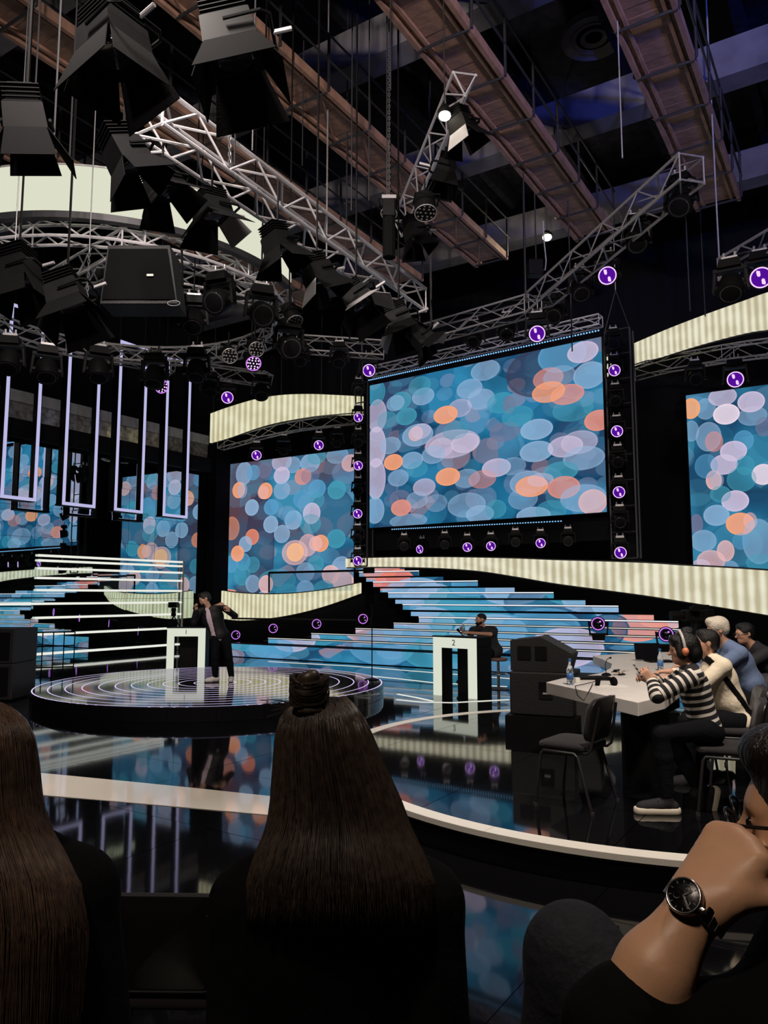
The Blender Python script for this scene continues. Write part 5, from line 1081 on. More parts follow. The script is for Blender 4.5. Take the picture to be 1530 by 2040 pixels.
# microphone stand on the platform rim
ms = thing('microphone_stand', 'tall thin microphone stand on the rim of the round platform', 'microphone stand', px(741, 1354, z=PLAT_Z))
b0 = px(741, 1354, z=PLAT_Z); tp = px(740, 1212, d=b0.y)
MB().lathe([(.14, .0), (.14, .012), (.03, .03)], c=b0, n=20).build('base', 'black', ms, smooth=40); bar('pole', b0 + Vector((0, 0, .02)), Vector((b0.x, b0.y, tp.z)), .011, 'black', ms); MB().cyl(Vector((b0.x, b0.y, tp.z)), Vector((b0.x - .02, b0.y - .02, tp.z + .08)), .014, 8).build('clip', 'black', ms)
# broadcast camera behind the judges
bc = thing('broadcast_camera', 'shoulder broadcast camera on a pedestal behind the judges', 'camera', px(1385, 1240, d=11.2))
c = px(1385, 1226, d=11.2); MB().box(c, (.36, .2, .17)).build('camera_body', 'black', bc, bevel=.02); MB().cone(c - Vector((.18, 0, 0)), c - Vector((.36, 0, .01)), .06, .075, 14).build('lens_barrel', 'black', bc); MB().box(c + Vector((.08, -.02, .13)), (.22, .06, .05)).build('carry_handle', 'black', bc); MB().box(c + Vector((.21, 0, -.01)), (.08, .16, .2)).build('battery', 'black', bc)
MB().box(c + Vector((-.06, -.14, .1)), (.12, .1, .07)).build('viewfinder', 'black', bc); MB().lathe([(.3, 0), (.3, .04), (.08, .1), (.06, c.z - .1)], c=(c.x, c.y, 0), n=16).build('pedestal', 'black', bc)
# ================================================================== people
class Fig:
    """joints in metres; one continuous body, garments as children"""
    def __init__(s, label, base, J, fwd, hfwd, hup=(0, 0, 1), sc=1.0, vox=.011, skin='skin', girth=1.0, hs=1.0):
        s.J = {k: Vector(v) for k, v in J.items()}; s.sc = sc; s.vox = vox; s.g = girth; s.hs = hs
        s.t = thing('person', label, 'person', base); s.skin = skin
        j = s.J; s.M = (((j['shR'] - j['shL']).normalized()), Vector(fwd).normalized(), (j['neck'] - j['pel']).normalized())
        r = s.M[0]; u_ = s.M[2]; f = u_.cross(r).normalized() * (-1 if u_.cross(r).dot(Vector(fwd)) < 0 else 1); r = (f.cross(u_)).normalized(); s.M = (r, f, u_)
        s.HM = basis(hfwd, hup)
    def torso(s, S, o=0.0, low=True):
        j = s.J; g = s.g * s.sc; ch = j['neck'].lerp(j['pel'], .33); wa = j['neck'].lerp(j['pel'], .68)
        w_ = (j['shR'] - j['shL']).length / 2
        S.ell(ch, ((w_ * .92) + o, .115 * g + o, .17 * s.sc + o), s.M, k=.06); S.ell(wa, (.145 * g + o, .105 * g + o, .15 * s.sc + o), s.M, k=.06)
        S.ell(j['pel'], (.165 * g + o, .12 * g + o, .12 * s.sc + o), s.M, k=.06)
        for e in ('L', 'R'): S.limb(j['neck'].lerp(j['sh' + e], .25), j['sh' + e], .05 * s.sc + o, .056 * s.sc + o, .04)
    def arm(s, S, e, o=0.0, upto=1.0):
        j = s.J; a, b, c = j['sh' + e], j['el' + e], j['wr' + e]
        if upto <= .5: b = a.lerp(b, upto * 2); S.limb(a, b, .055 * s.sc + o, .048 * s.sc + o, .02); return
        S.limb(a, b, .053 * s.sc + o, .042 * s.sc + o, .02); c2 = b.lerp(c, (upto - .5) * 2); S.limb(b, c2, .041 * s.sc + o, .030 * s.sc + o * 1.1, .02)
    def leg(s, S, e, o=0.0, upto=1.0):
        j = s.J; a, b, c = j['hip' + e], j['kn' + e], j['an' + e]; q = s.g
        S.limb(a, b, .085 * s.sc * q + o, .056 * s.sc * q + o, .04); c2 = b.lerp(c, upto); S.limb(b, b.lerp(c, .35), .055 * s.sc + o, .054 * s.sc + o, .02); S.limb(b.lerp(c, .35), c2, .054 * s.sc + o, .037 * s.sc + o * 1.2, .02)
    def foot(s, S, e, d, o=0.0, L_=.17):
        a = s.J['an' + e]; d = Vector(d).normalized(); S.limb(a - Vector((0, 0, .03)), a + d * L_ * .55 - Vector((0, 0, .055)), .036 + o, .036 + o, .02); S.limb(a + d * L_ * .5 - Vector((0, 0, .055)), a + d * L_ - Vector((0, 0, .06)), .038 + o, .028 + o, .02); S.limb(a - Vector((0, 0, .05)) - d * .04, a - Vector((0, 0, .055)), .034 + o, .034 + o, .02)
    def body(s, hands=(), feet=(), ears=True, extra=None):
        S = Sculpt(s.vox, .02); s.torso(S, -.004)
        for e in 'LR': s.arm(S, e); s.leg(S, e)
        hc = s.J['head']; S.limb(s.J['neck'] - Vector((0, 0, .02)), hc - s.HM[2] * .05, .056 * s.sc, .052 * s.sc, .03)
        s.at = head_shape(S, hc, s.HM, s.hs, ears)
        for e, d, n, th, cu in hands: hand_shape(S, s.J['wr' + e], d, n, th, cu)
        for e, d in feet: s.foot(S, e, d)
        if extra: extra(S)
        s.b = S.build('body', s.skin, s.t)
        for e in (-1, 1): MB().sphere(s.at(e * .031, .0905, .002), .0065 * s.hs, 8, 6).build('eye', 'eye_dark', s.t, smooth=True)
        return s
    def wear(s, name, mt, fn, cut=None, k=.02): S = Sculpt(s.vox, k); fn(S); return S.build(name, mt, s.t, cut=cut)
    def hair(s, mt, prims, name='hair', subs=()):
        S = Sculpt(min(s.vox, .009), .015)
        for c, r in prims: S.ell(s.at(*c), tuple(v * s.hs for v in r), s.HM)
        for c, r in subs: S.ell(s.at(*c), tuple(v * s.hs for v in r), s.HM, sub=True, k=.01)
        return S.build(name, mt, s.t)
SHORT = [((0, -.014, .034), (.083, .102, .088)), ((0, -.05, -.01), (.075, .058, .07)), ((0, .03, .085), (.062, .055, .038))]
FACE_CUT = [((0, .105, -.03), (.075, .075, .098)), ((0, .04, -.13), (.12, .14, .09))]

# ---- the singer
D0 = 14.40
J_ = lambda x, y, dd=0: px(x, y, d=D0 + dd)
sj = dict(head=J_(408, 1193, -.06), neck=J_(418, 1213, 0), shR=J_(398, 1217, -.08), shL=J_(440, 1206, .04), elR=J_(386, 1239, -.16), wrR=J_(391, 1214, -.22), elL=J_(468, 1227, .0), wrL=J_(457, 1217, -.20), pel=J_(437, 1266, .02), hipR=J_(430, 1270, 0), hipL=J_(449, 1269, .03), knR=J_(428, 1311, -.08), knL=J_(456, 1310, -.02), anR=J_(429, 1348, 0), anL=J_(461, 1347, .06))
for a in ('anR', 'anL'): sj[a].z = PLAT_Z + .10
sg = Fig('singer in black jacket and white shoes leaning over his microphone on the round platform', (sj['anR'] + sj['anL']) / 2 * Vector((1, 1, 0)).length / math.sqrt(2) if False else Vector((sj['anR'].x, sj['anR'].y, PLAT_Z)), sj, (-.35, -.9, 0), (-.82, -.45, -.38), (-.28, 0, 1), hs=1.08, vox=.0105)
sg.body(hands=[('R', (-.1, -.2, 1), (.9, -.3, 0), -1, 1.25), ('L', (-.35, -.5, .6), (-.3, .5, -.5), 1, .7)], feet=[('R', (-.8, -.6, 0)), ('L', (.1, -1, 0))])
def jk(S): sg.torso(S, .022); sg.arm(S, 'L', .016, .97); sg.arm(S, 'R', .016, .95)
def sh(S):
    sg.torso(S, .008)
nk = sj['neck']; fc = (sj['neck'].lerp(sj['pel'], .5)) + Vector((-.03, -.10, 0))
sg.wear('shirt', 'shirt_lilac', sh, cut=[(sj['pel'] - Vector((0, 0, .10)), (0, 0, -1)), (nk + Vector((0, 0, .05)), (0, 0, 1))])
def jk2(S):
    jk(S)
    # open front
    a, b = sj['neck'] + Vector((-.03, -.17, .02)), sj['pel'] + Vector((-.06, -.20, -.12))
    for q in range(9): S.ell(a.lerp(b, q / 8), (.045 + .012 * q / 8, .13, .09), None, sub=True, k=.012)
sg.wear('jacket', 'jacket_black', jk2, cut=[(sj['pel'] - Vector((0, 0, .06)), (0, 0, -1)), (nk + Vector((0, 0, .07)), (0, 0, 1))])
def tr(S):
    S.ell(sj['pel'], (.165, .125, .11), sg.M, k=.05)
    for e in 'LR': sg.leg(S, e, .014, .96)
sg.wear('trousers', 'trousers_dark', tr)
for e, d in (('R', (-.8, -.6, 0)), ('L', (.1, -1, 0))): sg.wear('shoe', 'sneaker_white', lambda S: sg.foot(S, e, d, .012), cut=[(Vector((0, 0, PLAT_Z + .002)), (0, 0, -1)), (sj['an' + e] + Vector((0, 0, .03)), (0, 0, 1))])
sg.hair('hair_black', SHORT, subs=FACE_CUT)
sg.hair('hair_black', [((0, .062, -.078), (.048, .046, .038))], 'beard', subs=[((0, .1, -.045), (.05, .03, .03))])
mh = sj['wrR'] + Vector((.0, -.03, .07)); mt_ = thing('microphone', 'black hand microphone held to the singer\'s mouth', 'microphone', mh)
MB().cone(mh + Vector((-.05, -.01, -.06)), mh + Vector((.03, .0, .05)), .012, .017, 10).build('handle', 'black', mt_); MB().sphere(mh + Vector((.045, 0, .065)), .028, 12, 8).build('grille_ball', 'black_matte', mt_, smooth=True)

# ---- the man at podium two
D0 = 15.05
gj = dict(head=J_(958, 1234), neck=J_(963, 1251, .03), shR=J_(942, 1256, -.12), shL=J_(984, 1256, .12), elR=J_(937, 1264, -.25), wrR=J_(925, 1259, -.34), elL=J_(977, 1264, -.10), wrL=J_(934, 1261, -.34), pel=J_(986, 1298, .08), hipR=J_(975, 1300, -.02), hipL=J_(990, 1302, .16), knR=J_(936, 1308, -.1), knL=J_(944, 1310, .15), anR=J_(930, 1352, -.05), anL=J_(936, 1350, .2))
gm = Fig('bearded man in black T-shirt leaning on podium two with a microphone', Vector((gj['pel'].x, gj['pel'].y, 0)), gj, (-.85, -.5, 0), (-.95, -.25, .05), hs=1.05, vox=.0105)
gm.body(hands=[('R', (-.6, -.3, .5), (0, 0, 1), 1, .8), ('L', (-.95, -.2, .1), (0, 0, -1), 1, .5)], feet=[('R', (-1, -.2, 0)), ('L', (-1, -.1, 0))])
def ts_(S): gm.torso(S, .016); gm.arm(S, 'L', .018, .40); gm.arm(S, 'R', .018, .40)
gm.wear('t_shirt', 'shirt_dark', ts_, cut=[(gj['neck'] + Vector((0, 0, .045)), (0, 0, 1))])
def tr(S):
    S.ell(gj['pel'], (.17, .13, .12), gm.M, k=.05)
    for e in 'LR': gm.leg(S, e, .014, .97)
gm.wear('trousers', 'trousers_dark', tr)
for e in 'LR': gm.wear('shoe', 'canvas_black', lambda S: gm.foot(S, e, (-1, -.15, 0), .012))
gm.hair('hair_black', [((0, -.012, .034), (.079, .098, .083))], subs=FACE_CUT); gm.hair('hair_black', [((0, .055, -.075), (.052, .052, .042)), ((.05, .02, -.06), (.02, .03, .03)), ((-.05, .02, -.06), (.02, .03, .03))], 'beard', subs=[((0, .108, -.035), (.05, .03, .032))])
st = thing('bar_stool', 'bar stool with brown seat and flat round base behind podium two', 'stool', Vector((gj['pel'].x + .06, gj['pel'].y, 0)))
sb_ = Vector((gj['pel'].x + .06, gj['pel'].y, 0)); sz_ = gj['pel'].z - .13; mat('seat_brown', (.16, .09, .07), .5)
MB().lathe([(.16, -.05), (.19, -.03), (.19, .0), (.16, .015)], c=sb_ + Vector((0, 0, sz_)), n=20).build('seat', 'seat_brown', st, smooth=40); bar('column', sb_ + Vector((0, 0, .02)), sb_ + Vector((0, 0, sz_ - .04)), .03, 'chrome', st, 12); MB().lathe([(.21, 0.002), (.21, .015), (.05, .04)], c=sb_, n=24).build('base', 'grille_metal', st, smooth=40)
MB().tube([sb_ + Vector((.17 * math.cos(6.283 * k / 18), .17 * math.sin(6.283 * k / 18), .3)) for k in range(18)], .012, 6, True).build('foot_ring', 'chrome', st, smooth=True)
q = px(914, 1257, d=14.7); t = thing('microphone', 'black hand microphone held by the man at podium two', 'microphone', q)
MB().cone(q + Vector((.09, -.02, -.10)), q, .012, .017, 10).build('handle', 'black', t); MB().sphere(q + Vector((-.015, 0, .02)), .03, 12, 8).build('grille_ball', 'black_matte', t, smooth=True)
q = px(923, 1267, d=14.62); q.z = 1.072
t = thing('water_bottle', 'clear water bottle standing on podium two', 'bottle', q)
MB().lathe([(.03, 0), (.034, .01), (.034, .14), (.014, .19), (.014, .215)], c=q, n=14).build('bottle_body', 'plastic_clear', t, smooth=True); MB().cyl(q + Vector((0, 0, .2)), q + Vector((0, 0, .225)), .016, 12).build('cap', 'paper', t)

# ---- judges
def judge(label, D, head_, neck, shN, shF, elN, wrN, pel, kn, an, hfwd, fwd=(-1, .15, 0), wr2=None, sc=1.0, girth=1.0, hs=1.0, vox=.0095, ddf=.36, skin='skin', sitz=None):
    """N = the arm on our side (left), F = far arm, ddf behind"""
    P_ = lambda x, y, dd=0: px(x, y, d=D + dd)
    j = dict(head=P_(*head_, dd=.16), neck=P_(*neck, dd=.17), shL=P_(*shN, dd=0), shR=P_(*shF, dd=ddf), elL=P_(*elN, dd=-.02), wrL=P_(*wrN, dd=.1), elR=P_(elN[0] + 12, elN[1] - 14, dd=ddf + .02), wrR=P_(*(wr2 or (wrN[0] + 4, wrN[1] - 12)), dd=ddf - .12), pel=P_(*pel, dd=.16), hipL=P_(pel[0], pel[1] + 2, dd=.06), hipR=P_(pel[0], pel[1] - 2, dd=.28), knL=P_(*kn, dd=.02), knR=P_(kn[0] + 6, kn[1] - 8, dd=.3), anL=P_(*an, dd=.02), anR=P_(an[0] + 20, an[1] - 20, dd=.3))
    return Fig(label, Vector((j['pel'].x, j['pel'].y, DAIS_Z)), j, fwd, hfwd, sc=sc, girth=girth, hs=hs, vox=vox, skin=skin), j
w1, j = judge('woman in black and white striped top with headphones writing at the white table', 5.85, (1361, 1293), (1372, 1330), (1384, 1347), (1372, 1338), (1309, 1386), (1299, 1358), (1405, 1452), (1318, 1463), (1328, 1592), (-1, .12, -.12), vox=.0085, sc=.95, girth=.95, hs=1.0, wr2=(1302, 1350))
j['anR'] = px(1402, 1586, d=6.0); j['knR'] = px(1335, 1462, d=6.15); w1.J['anR'] = j['anR']; w1.J['knR'] = j['knR']
w1.body(hands=[('L', (-.5, .2, .7), (.3, .9, .1), 1, .9), ('R', (-.9, -.2, .2), (0, 0, -1), -1, .6)], feet=[])
up1 = (j['neck'] - j['pel']).normalized()
stripes('stripe_torso', up1 + Vector((.0, -.0, 0)), .056, .40, .1); stripes('stripe_sleeve_upper', (j['elL'] - j['shL']), .056, .40, .3); stripes('stripe_sleeve_fore', (j['wrL'] - j['elL']), .056, .40, .0); stripes('stripe_sleeve_far', (j['elR'] - j['shR']), .056, .40, .3)
w1.wear('striped_top', 'stripe_torso', lambda S: w1.torso(S, .016), cut=[(j['neck'] + up1 * .035, up1), (j['pel'] - up1 * .02, -up1)])
def slv(e, up=True):
    def f(S):
        a, b = (j['sh' + e], j['el' + e]) if up else (j['el' + e], j['el' + e].lerp(j['wr' + e], .9)); S.limb(a, b, (.053 if up else .044) + .016, (.043 if up else .032) + .014, .02)
    return f
w1.wear('sleeve', 'stripe_sleeve_upper', slv('L')); w1.wear('sleeve', 'stripe_sleeve_fore', slv('L', False)); w1.wear('sleeve', 'stripe_sleeve_far', slv('R')); w1.wear('sleeve', 'stripe_sleeve_fore', slv('R', False))
def tr(S):
    S.ell(j['pel'] - up1 * .03, (.175, .135, .11), w1.M, k=.05)
    for e in 'LR': w1.leg(S, e, .016, .93)
w1.wear('trousers', 'trousers_dark', tr)
def hitop(e, d, L_=.2):
    d = Vector(d).normalized(); a = j['an' + e]; n = Vector((0, 0, 1)) if abs(d.z) < .5 else Vector((-.95, 0, .3)).normalized(); sh_ = a - n * .0
    S = Sculpt(.007, .012); S.limb(a + n * .06, a - n * .02, .052, .050); S.limb(a - n * .03, a + d * .16 - n * .052, .050, .042); S.limb(a - d * .045 - n * .05, a + d * .185 - n * .058, .044, .042)
    b = S.build('sneaker', 'canvas_black', w1.t)
    S = Sculpt(.006, .006); S.limb(a - d * .05 - n * .08, a + d * .195 - n * .08, .052, .051, .004); S.limb(a + d * .19 - n * .07, a + d * .19 - n * .085, .036, .04, .01)
    S.build('sole', 'sole_cream', b, cut=[(a - n * .102, -n), (a - n * .056, n)])
    for q in range(4): MB().sphere(a + d * (.045 + .028 * q) + n * (.02 - .022 * q) + Vector((0, -.036, 0)), .004, 6, 4).build('eyelet', 'chrome', b)
j['anL'].z = DAIS_Z + .102; hitop('L', (-1, .05, 0)); hitop('R', (-.25, -.1, -.95))
w1.hair('hair_black', [((0, -.02, .03), (.092, .115, .10)), ((0, -.07, -.03), (.086, .07, .09)), ((0, .055, .075), (.07, .045, .045)), ((0, -.05, .125), (.05, .055, .045)), ((-.06, .03, -.02), (.03, .04, .06)), ((.06, .03, -.02), (.03, .04, .06))], subs=[((0, .125, -.035), (.08, .06, .085)), ((0, .07, -.12), (.10, .11, .07))])
hb_ = thing('headphone_band', 'grey and orange headphone band over the striped woman\'s hair', 'headphones', j['head'])
pts = [w1.at(.108 * math.cos(a), .012, .02 + .125 * math.sin(a)) for a in np.linspace(-.25, math.pi + .25, 16)]
MB().tube(pts, .012, 6).build('band', 'band_grey', hb_, smooth=True)
for e in (0, -1): MB().sphere(pts[e], (.026, .03, .034), 10, 8).build('ear_pad', 'orange' if e == 0 else 'orange', hb_, smooth=True)
q = px(1274, 1341, d=6.0); t = thing('phone', 'striped-case phone held up by the striped woman', 'phone', q); stripes('phone_case', (.3, 0, 1), .022, .5)
dn = Vector((-.75, .2, -.62)).normalized(); upv = Vector((-.55, 0, .83)).normalized(); MB().box(q, (.075, .010, .15), X=upv.cross(dn).normalized(), Y=dn, Z=upv).build('case', 'phone_case', t, bevel=.004); MB().box(q + dn * -.006, (.066, .002, .138), X=upv.cross(dn).normalized(), Y=dn, Z=upv).build('display', 'screen_off', t)
m2, j2 = judge('dark-haired man in cream sweater with black shoulder strap at the white table', 6.75, (1408, 1280), (1415, 1312), (1440, 1328), (1418, 1316), (1386, 1376), (1330, 1350), (1468, 1436), (1368, 1440), (1372, 1545), (-1, .25, -.05), girth=1.18, vox=.0105)
m2.body(hands=[('L', (-1, .1, .02), (0, 0, -1), 1, .3), ('R', (-1, 0, .02), (0, 0, -1), -1, .3)], feet=[('L', (-1, 0, 0)), ('R', (-1, 0, 0))])
m2.wear('sweater', 'sweater_cream', lambda S: (m2.torso(S, .02), m2.arm(S, 'L', .02, .92), m2.arm(S, 'R', .02, .92)), cut=[(j2['neck'] + Vector((0, 0, .05)), (0, 0, 1)), (j2['pel'] - Vector((0, 0, .03)), (0, 0, -1))])
def shoes(F_, d=(-1, 0, 0)):
    for e in 'LR': F_.wear('shoe', 'canvas_black', lambda S: F_.foot(S, e, d, .014))
def tr2(F_, jj):
    def f(S):
        S.ell(jj['pel'] - Vector((0, 0, .03)), (.19, .16, .12), F_.M, k=.05)
        for e in 'LR': F_.leg(S, e, .016, .95)
    return f
m2.wear('trousers', 'trousers_dark', tr2(m2, j2)); shoes(m2); m2.hair('hair_black', SHORT, subs=FACE_CUT)
ctr = j2['neck'].lerp(j2['pel'], .42); S = Sculpt(.012, .02); m2.torso(S, .026); ax_ = Vector((.75, -.1, .55)).normalized()
sw = S.build('shoulder_strap', 'black', m2.t, cut=[(ctr + ax_ * .055, ax_), (ctr + ax_ * .0, -ax_)])
m3, j3 = judge('white-haired man in blue shirt leaning over the white table', 7.45, (1430, 1254), (1447, 1284), (1474, 1302), (1448, 1288), (1420, 1340), (1368, 1326), (1512, 1396), (1420, 1402), (1424, 1490), (-1, .2, -.25), girth=1.2, vox=.011)
m3.body(hands=[('L', (-1, .1, 0), (0, 0, -1), 1, .3), ('R', (-1, 0, 0), (0, 0, -1), -1, .3)], feet=[('L', (-1, 0, 0)), ('R', (-1, 0, 0))])
m3.wear('shirt', 'shirt_blue', lambda S: (m3.torso(S, .02), m3.arm(S, 'L', .02, .95), m3.arm(S, 'R', .02, .95)), cut=[(j3['neck'] + Vector((0, 0, .055)), (0, 0, 1))])
m3.wear('trousers', 'trousers_dark', tr2(m3, j3)); shoes(m3); m3.hair('hair_white', [((0, -.012, .042), (.09, .108, .09)), ((0, -.055, .0), (.078, .056, .07)), ((0, .045, .095), (.065, .05, .04))], subs=FACE_CUT)
m4, j4 = judge('dark-haired man with glasses in dark clothes beside the man in blue', 8.5, (1484, 1262), (1502, 1288), (1526, 1302), (1506, 1290), (1476, 1332), (1430, 1318), (1560, 1378), (1470, 1384), (1474, 1458), (-1, -.05, -.15), girth=1.1, vox=.0115)
m4.body(hands=[('L', (-1, .1, 0), (0, 0, -1), 1, .3), ('R', (-1, 0, 0), (0, 0, -1), -1, .3)], feet=[('L', (-1, 0, 0)), ('R', (-1, 0, 0))])
m4.wear('shirt', 'shirt_dark', lambda S: (m4.torso(S, .02), m4.arm(S, 'L', .02, .95), m4.arm(S, 'R', .02, .95)), cut=[(j4['neck'] + Vector((0, 0, .055)), (0, 0, 1))])
m4.wear('trousers', 'trousers_dark', tr2(m4, j4)); shoes(m4); m4.hair('hair_black', SHORT, subs=FACE_CUT)
gl = MB()
for e in (-1, 1): gl.tube([m4.at(e * (.033 + .022 * math.cos(a)), .108, .002 + .018 * math.sin(a)) for a in np.linspace(0, 6.283, 14)], .003, 5); gl.tube([m4.at(e * .056, .105, .006), m4.at(e * .082, .0, .006)], .003, 5)
tag(gl.build('eyeglasses', 'eyeglass'), 'thin dark eyeglasses on the dark-haired man beside the man in blue', 'glasses')

# ================================================================== audience in the foreground
mat('hair_brown', (.085, .052, .036), .42, spec=.35, var=.35, vscale=60); mat('hair_brunette', (.046, .032, .025), .42, spec=.45, var=.4, vscale=70)
def interp(tab, y):
    ys = [t[0] for t in tab]
    return [float(np.interp(y, ys, [t[i] for t in tab])) for i in range(1, len(tab[0]))]
def long_hair(parent, tab, mt, nstr, yend, top, seed):
    """tab rows: y, left edge, right edge, depth of the fall at mid, depth bulge; a shell with thousands of strands lying on it"""
    R = random.Random(seed); y0 = tab[0][0]
    def pt(s_, y, lift=0.0):
        l, r, d, b = interp(tab, y); return px((l + r) / 2 + s_ * (r - l) / 2, y, d=d - (b + lift) * math.sqrt(max(0, 1 - s_ * s_)) - lift * .4)
    m = MB(); NS_, NY = 28, 40; ys = [y0 + (yend - 30 - y0) * k / NY for k in range(NY + 1)]
    for y in ys:
        for i in range(NS_ + 1): m.v.append(tuple(pt(-1 + 2 * i / NS_, y, -.004)))
    for k in range(NY):
        for i in range(NS_): a = k * (NS_ + 1) + i; m.f.append((a, a + 1, a + NS_ + 2, a + NS_ + 1))
    n0 = len(m.v)
    for y in ys:
        l, r, d, b = interp(tab, y)
        for i in range(NS_ + 1): q = px((l + r) / 2 + (-1 + 2 * i / NS_) * (r - l) / 2, y, d=d + .012 + .02 * math.sqrt(max(0, 1 - (-1 + 2 * i / NS_) ** 2))); m.v.append(tuple(q))
    for k in range(NY):
        for i in range(NS_): a = n0 + k * (NS_ + 1) + i; m.f.append((a + NS_ + 1, a + NS_ + 2, a + 1, a))
    h = m.build('hair', mt, parent, smooth=True)
    q = MB(); NP = 15
    for k in range(nstr):
        s0 = R.uniform(-1, 1); s0 = math.copysign(abs(s0) ** .85, s0); lift = R.uniform(-.002, .006); ye = yend - R.random() ** 2 * 110 + R.gauss(0, 8); ys_ = y0 + R.random() ** 1.6 * 60; w1_ = R.gauss(0, .05); ph = R.uniform(0, 6)
        rad = R.uniform(.0005, .0011); pts = []
        for i in range(NP):
            f = i / (NP - 1); y = ys_ + (ye - ys_) * f; sv = max(-1.03, min(1.03, s0 * (.97 + .05 * f) + w1_ * f * f + .012 * math.sin(ph + 5 * f)))
            sv = max(-1, min(1, sv)); pts.append(pt(sv, y, lift + .002))
        q.tube(pts, [rad * (1 - .6 * (i / (NP - 1)) ** 3) for i in range(NP)], 3)
    tag(q.build('hair_strands', mt, h, smooth=True), kind='stuff'); return h, pt
# woman with the bun
WD = 1.46
w = lambda x, y, dd=0: px(x, y, d=WD + dd)
wj = dict(head=w(648, 1508, .08), neck=w(655, 1690, .03), shL=w(500, 1800, .02), shR=w(842, 1800, .02), elL=w(480, 2110, -.02), elR=w(868, 2110, -.02), wrL=w(520, 2300, .25), wrR=w(820, 2300, .25), pel=w(665, 2270, .04), hipL=w(570, 2290, .1), hipR=w(760, 2290, .1), knL=w(540, 2330, .5), knR=w(800, 2330, .5), anL=w(540, 2700, .55), anR=w(800, 2700, .55))
wf = Fig('seated woman with long straight dark hair and a small top bun, in black', Vector((wj['pel'].x, wj['pel'].y, RZ)), wj, (0, 1, 0), (-.1, 1, .02), hs=.98, vox=.011, sc=1.0)
wf.body(hands=[('L', (.3, .9, 0), (0, 0, -1), -1, .4), ('R', (-.3, .9, 0), (0, 0, -1), 1, .4)], feet=[('L', (0, 1, 0)), ('R', (0, 1, 0))])
wf.wear('black_top', 'cloth_black', lambda S: (wf.torso(S, .018), wf.arm(S, 'L', .022, .97), wf.arm(S, 'R', .022, .97)))
wf.wear('trousers', 'trousers_dark', tr2(wf, wj)); shoes(wf, (0, 1, 0))
tab = [(1388, 600, 690, 1.47, .03), (1400, 582, 704, 1.47, .06), (1430, 557, 727, 1.475, .09), (1470, 546, 746, 1.48, .105), (1520, 543, 766, 1.48, .11), (1560, 540, 785, 1.48, .11), (1600, 538, 802, 1.475, .105), (1650, 530, 820, 1.47, .105), (1700, 508, 845, 1.46, .12), (1760, 486, 870, 1.45, .13), (1850, 478, 880, 1.45, .14)]
hr, hp_ = long_hair(wf.t, tab, 'hair_brunette', 2600, 1850, None, 3)
bn = w(616, 1374, -.05); S = Sculpt(.004, .012); S.path([bn + Vector((.021 * math.cos(t_) * (1 - t_ / 22), .021 * math.sin(t_) * (1 - t_ / 22), -.018 + t_ * .0036)) for t_ in np.linspace(0, 12.2, 36)], [.0135 - .0001 * q_ for q_ in range(36)], .006); S.ell(bn + Vector((0, 0, -.012)), (.024, .024, .022), None); S.ell(bn + Vector((.003, 0, -.034)), (.032, .032, .014), None); bo = S.build('hair_bun', 'hair_brunette', wf.t)
q = MB(); R = random.Random(5)
for k in range(320):
    a0 = R.uniform(0, 6.28); tl_ = R.uniform(-.7, .7); r0 = R.uniform(.026, .036); pts = [bn + Vector((r0 * math.cos(a0 + t_) * 1.03, r0 * math.sin(a0 + t_) * .9, .03 * math.sin(tl_ * 2 + .9 * math.sin(a0 + t_)) * .9)) for t_ in np.linspace(0, 2.6, 10)]
    q.tube(pts, .0007, 3)
for k in range(26): 
    e = w(545 + R.uniform(-30, 30), 1404 + R.uniform(-12, 26), R.uniform(-.03, .03)); s0 = w(600, 1408, 0); q.tube([s0, s0.lerp(e, .5) + Vector((0, 0, R.uniform(0, .008))), e], .0005, 3)
tag(q.build('bun_strands', 'hair_brunette', bo), kind='stuff')
# woman with loose brown hair
WD = 1.34
lj = dict(head=w(-40, 1525, .08), neck=w(-30, 1690, .03), shL=w(-215, 1790, .02), shR=w(138, 1785, .02), elL=w(-230, 2110, -.02), elR=w(180, 2110, -.02), wrL=w(-170, 2300, .25), wrR=w(100, 2300, .25), pel=w(-20, 2300, .04), hipL=w(-110, 2310, .1), hipR=w(70, 2310, .1), knL=w(-130, 2360, .5), knR=w(90, 2360, .5), anL=w(-130, 2750, .55), anR=w(90, 2750, .55))
lf = Fig('seated woman with long loose brown hair, in a dark jacket', Vector((lj['pel'].x, lj['pel'].y, RZ)), lj, (0, 1, 0), (.15, 1, .02), hs=.98, vox=.011)
lf.body(hands=[('L', (.3, .9, 0), (0, 0, -1), -1, .4), ('R', (-.3, .9, 0), (0, 0, -1), 1, .4)], feet=[('L', (0, 1, 0)), ('R', (0, 1, 0))])
lf.wear('dark_jacket', 'cloth_black', lambda S: (lf.torso(S, .022), lf.arm(S, 'L', .026, .97), lf.arm(S, 'R', .026, .97)))
lf.wear('trousers', 'trousers_dark', tr2(lf, lj)); shoes(lf, (0, 1, 0))
tab = [(1398, -80, 0, 1.35, .03), (1408, -110, 25, 1.35, .06), (1430, -135, 52, 1.355, .09), (1470, -150, 72, 1.36, .105), (1520, -155, 80, 1.36, .11), (1580, -160, 85, 1.355, .11), (1640, -165, 98, 1.35, .11), (1700, -175, 132, 1.34, .12), (1760, -180, 165, 1.33, .135), (1850, -180, 182, 1.325, .15), (2150, -180, 165, 1.32, .16)]
long_hair(lf.t, tab, 'hair_brown', 2200, 2140, None, 9)
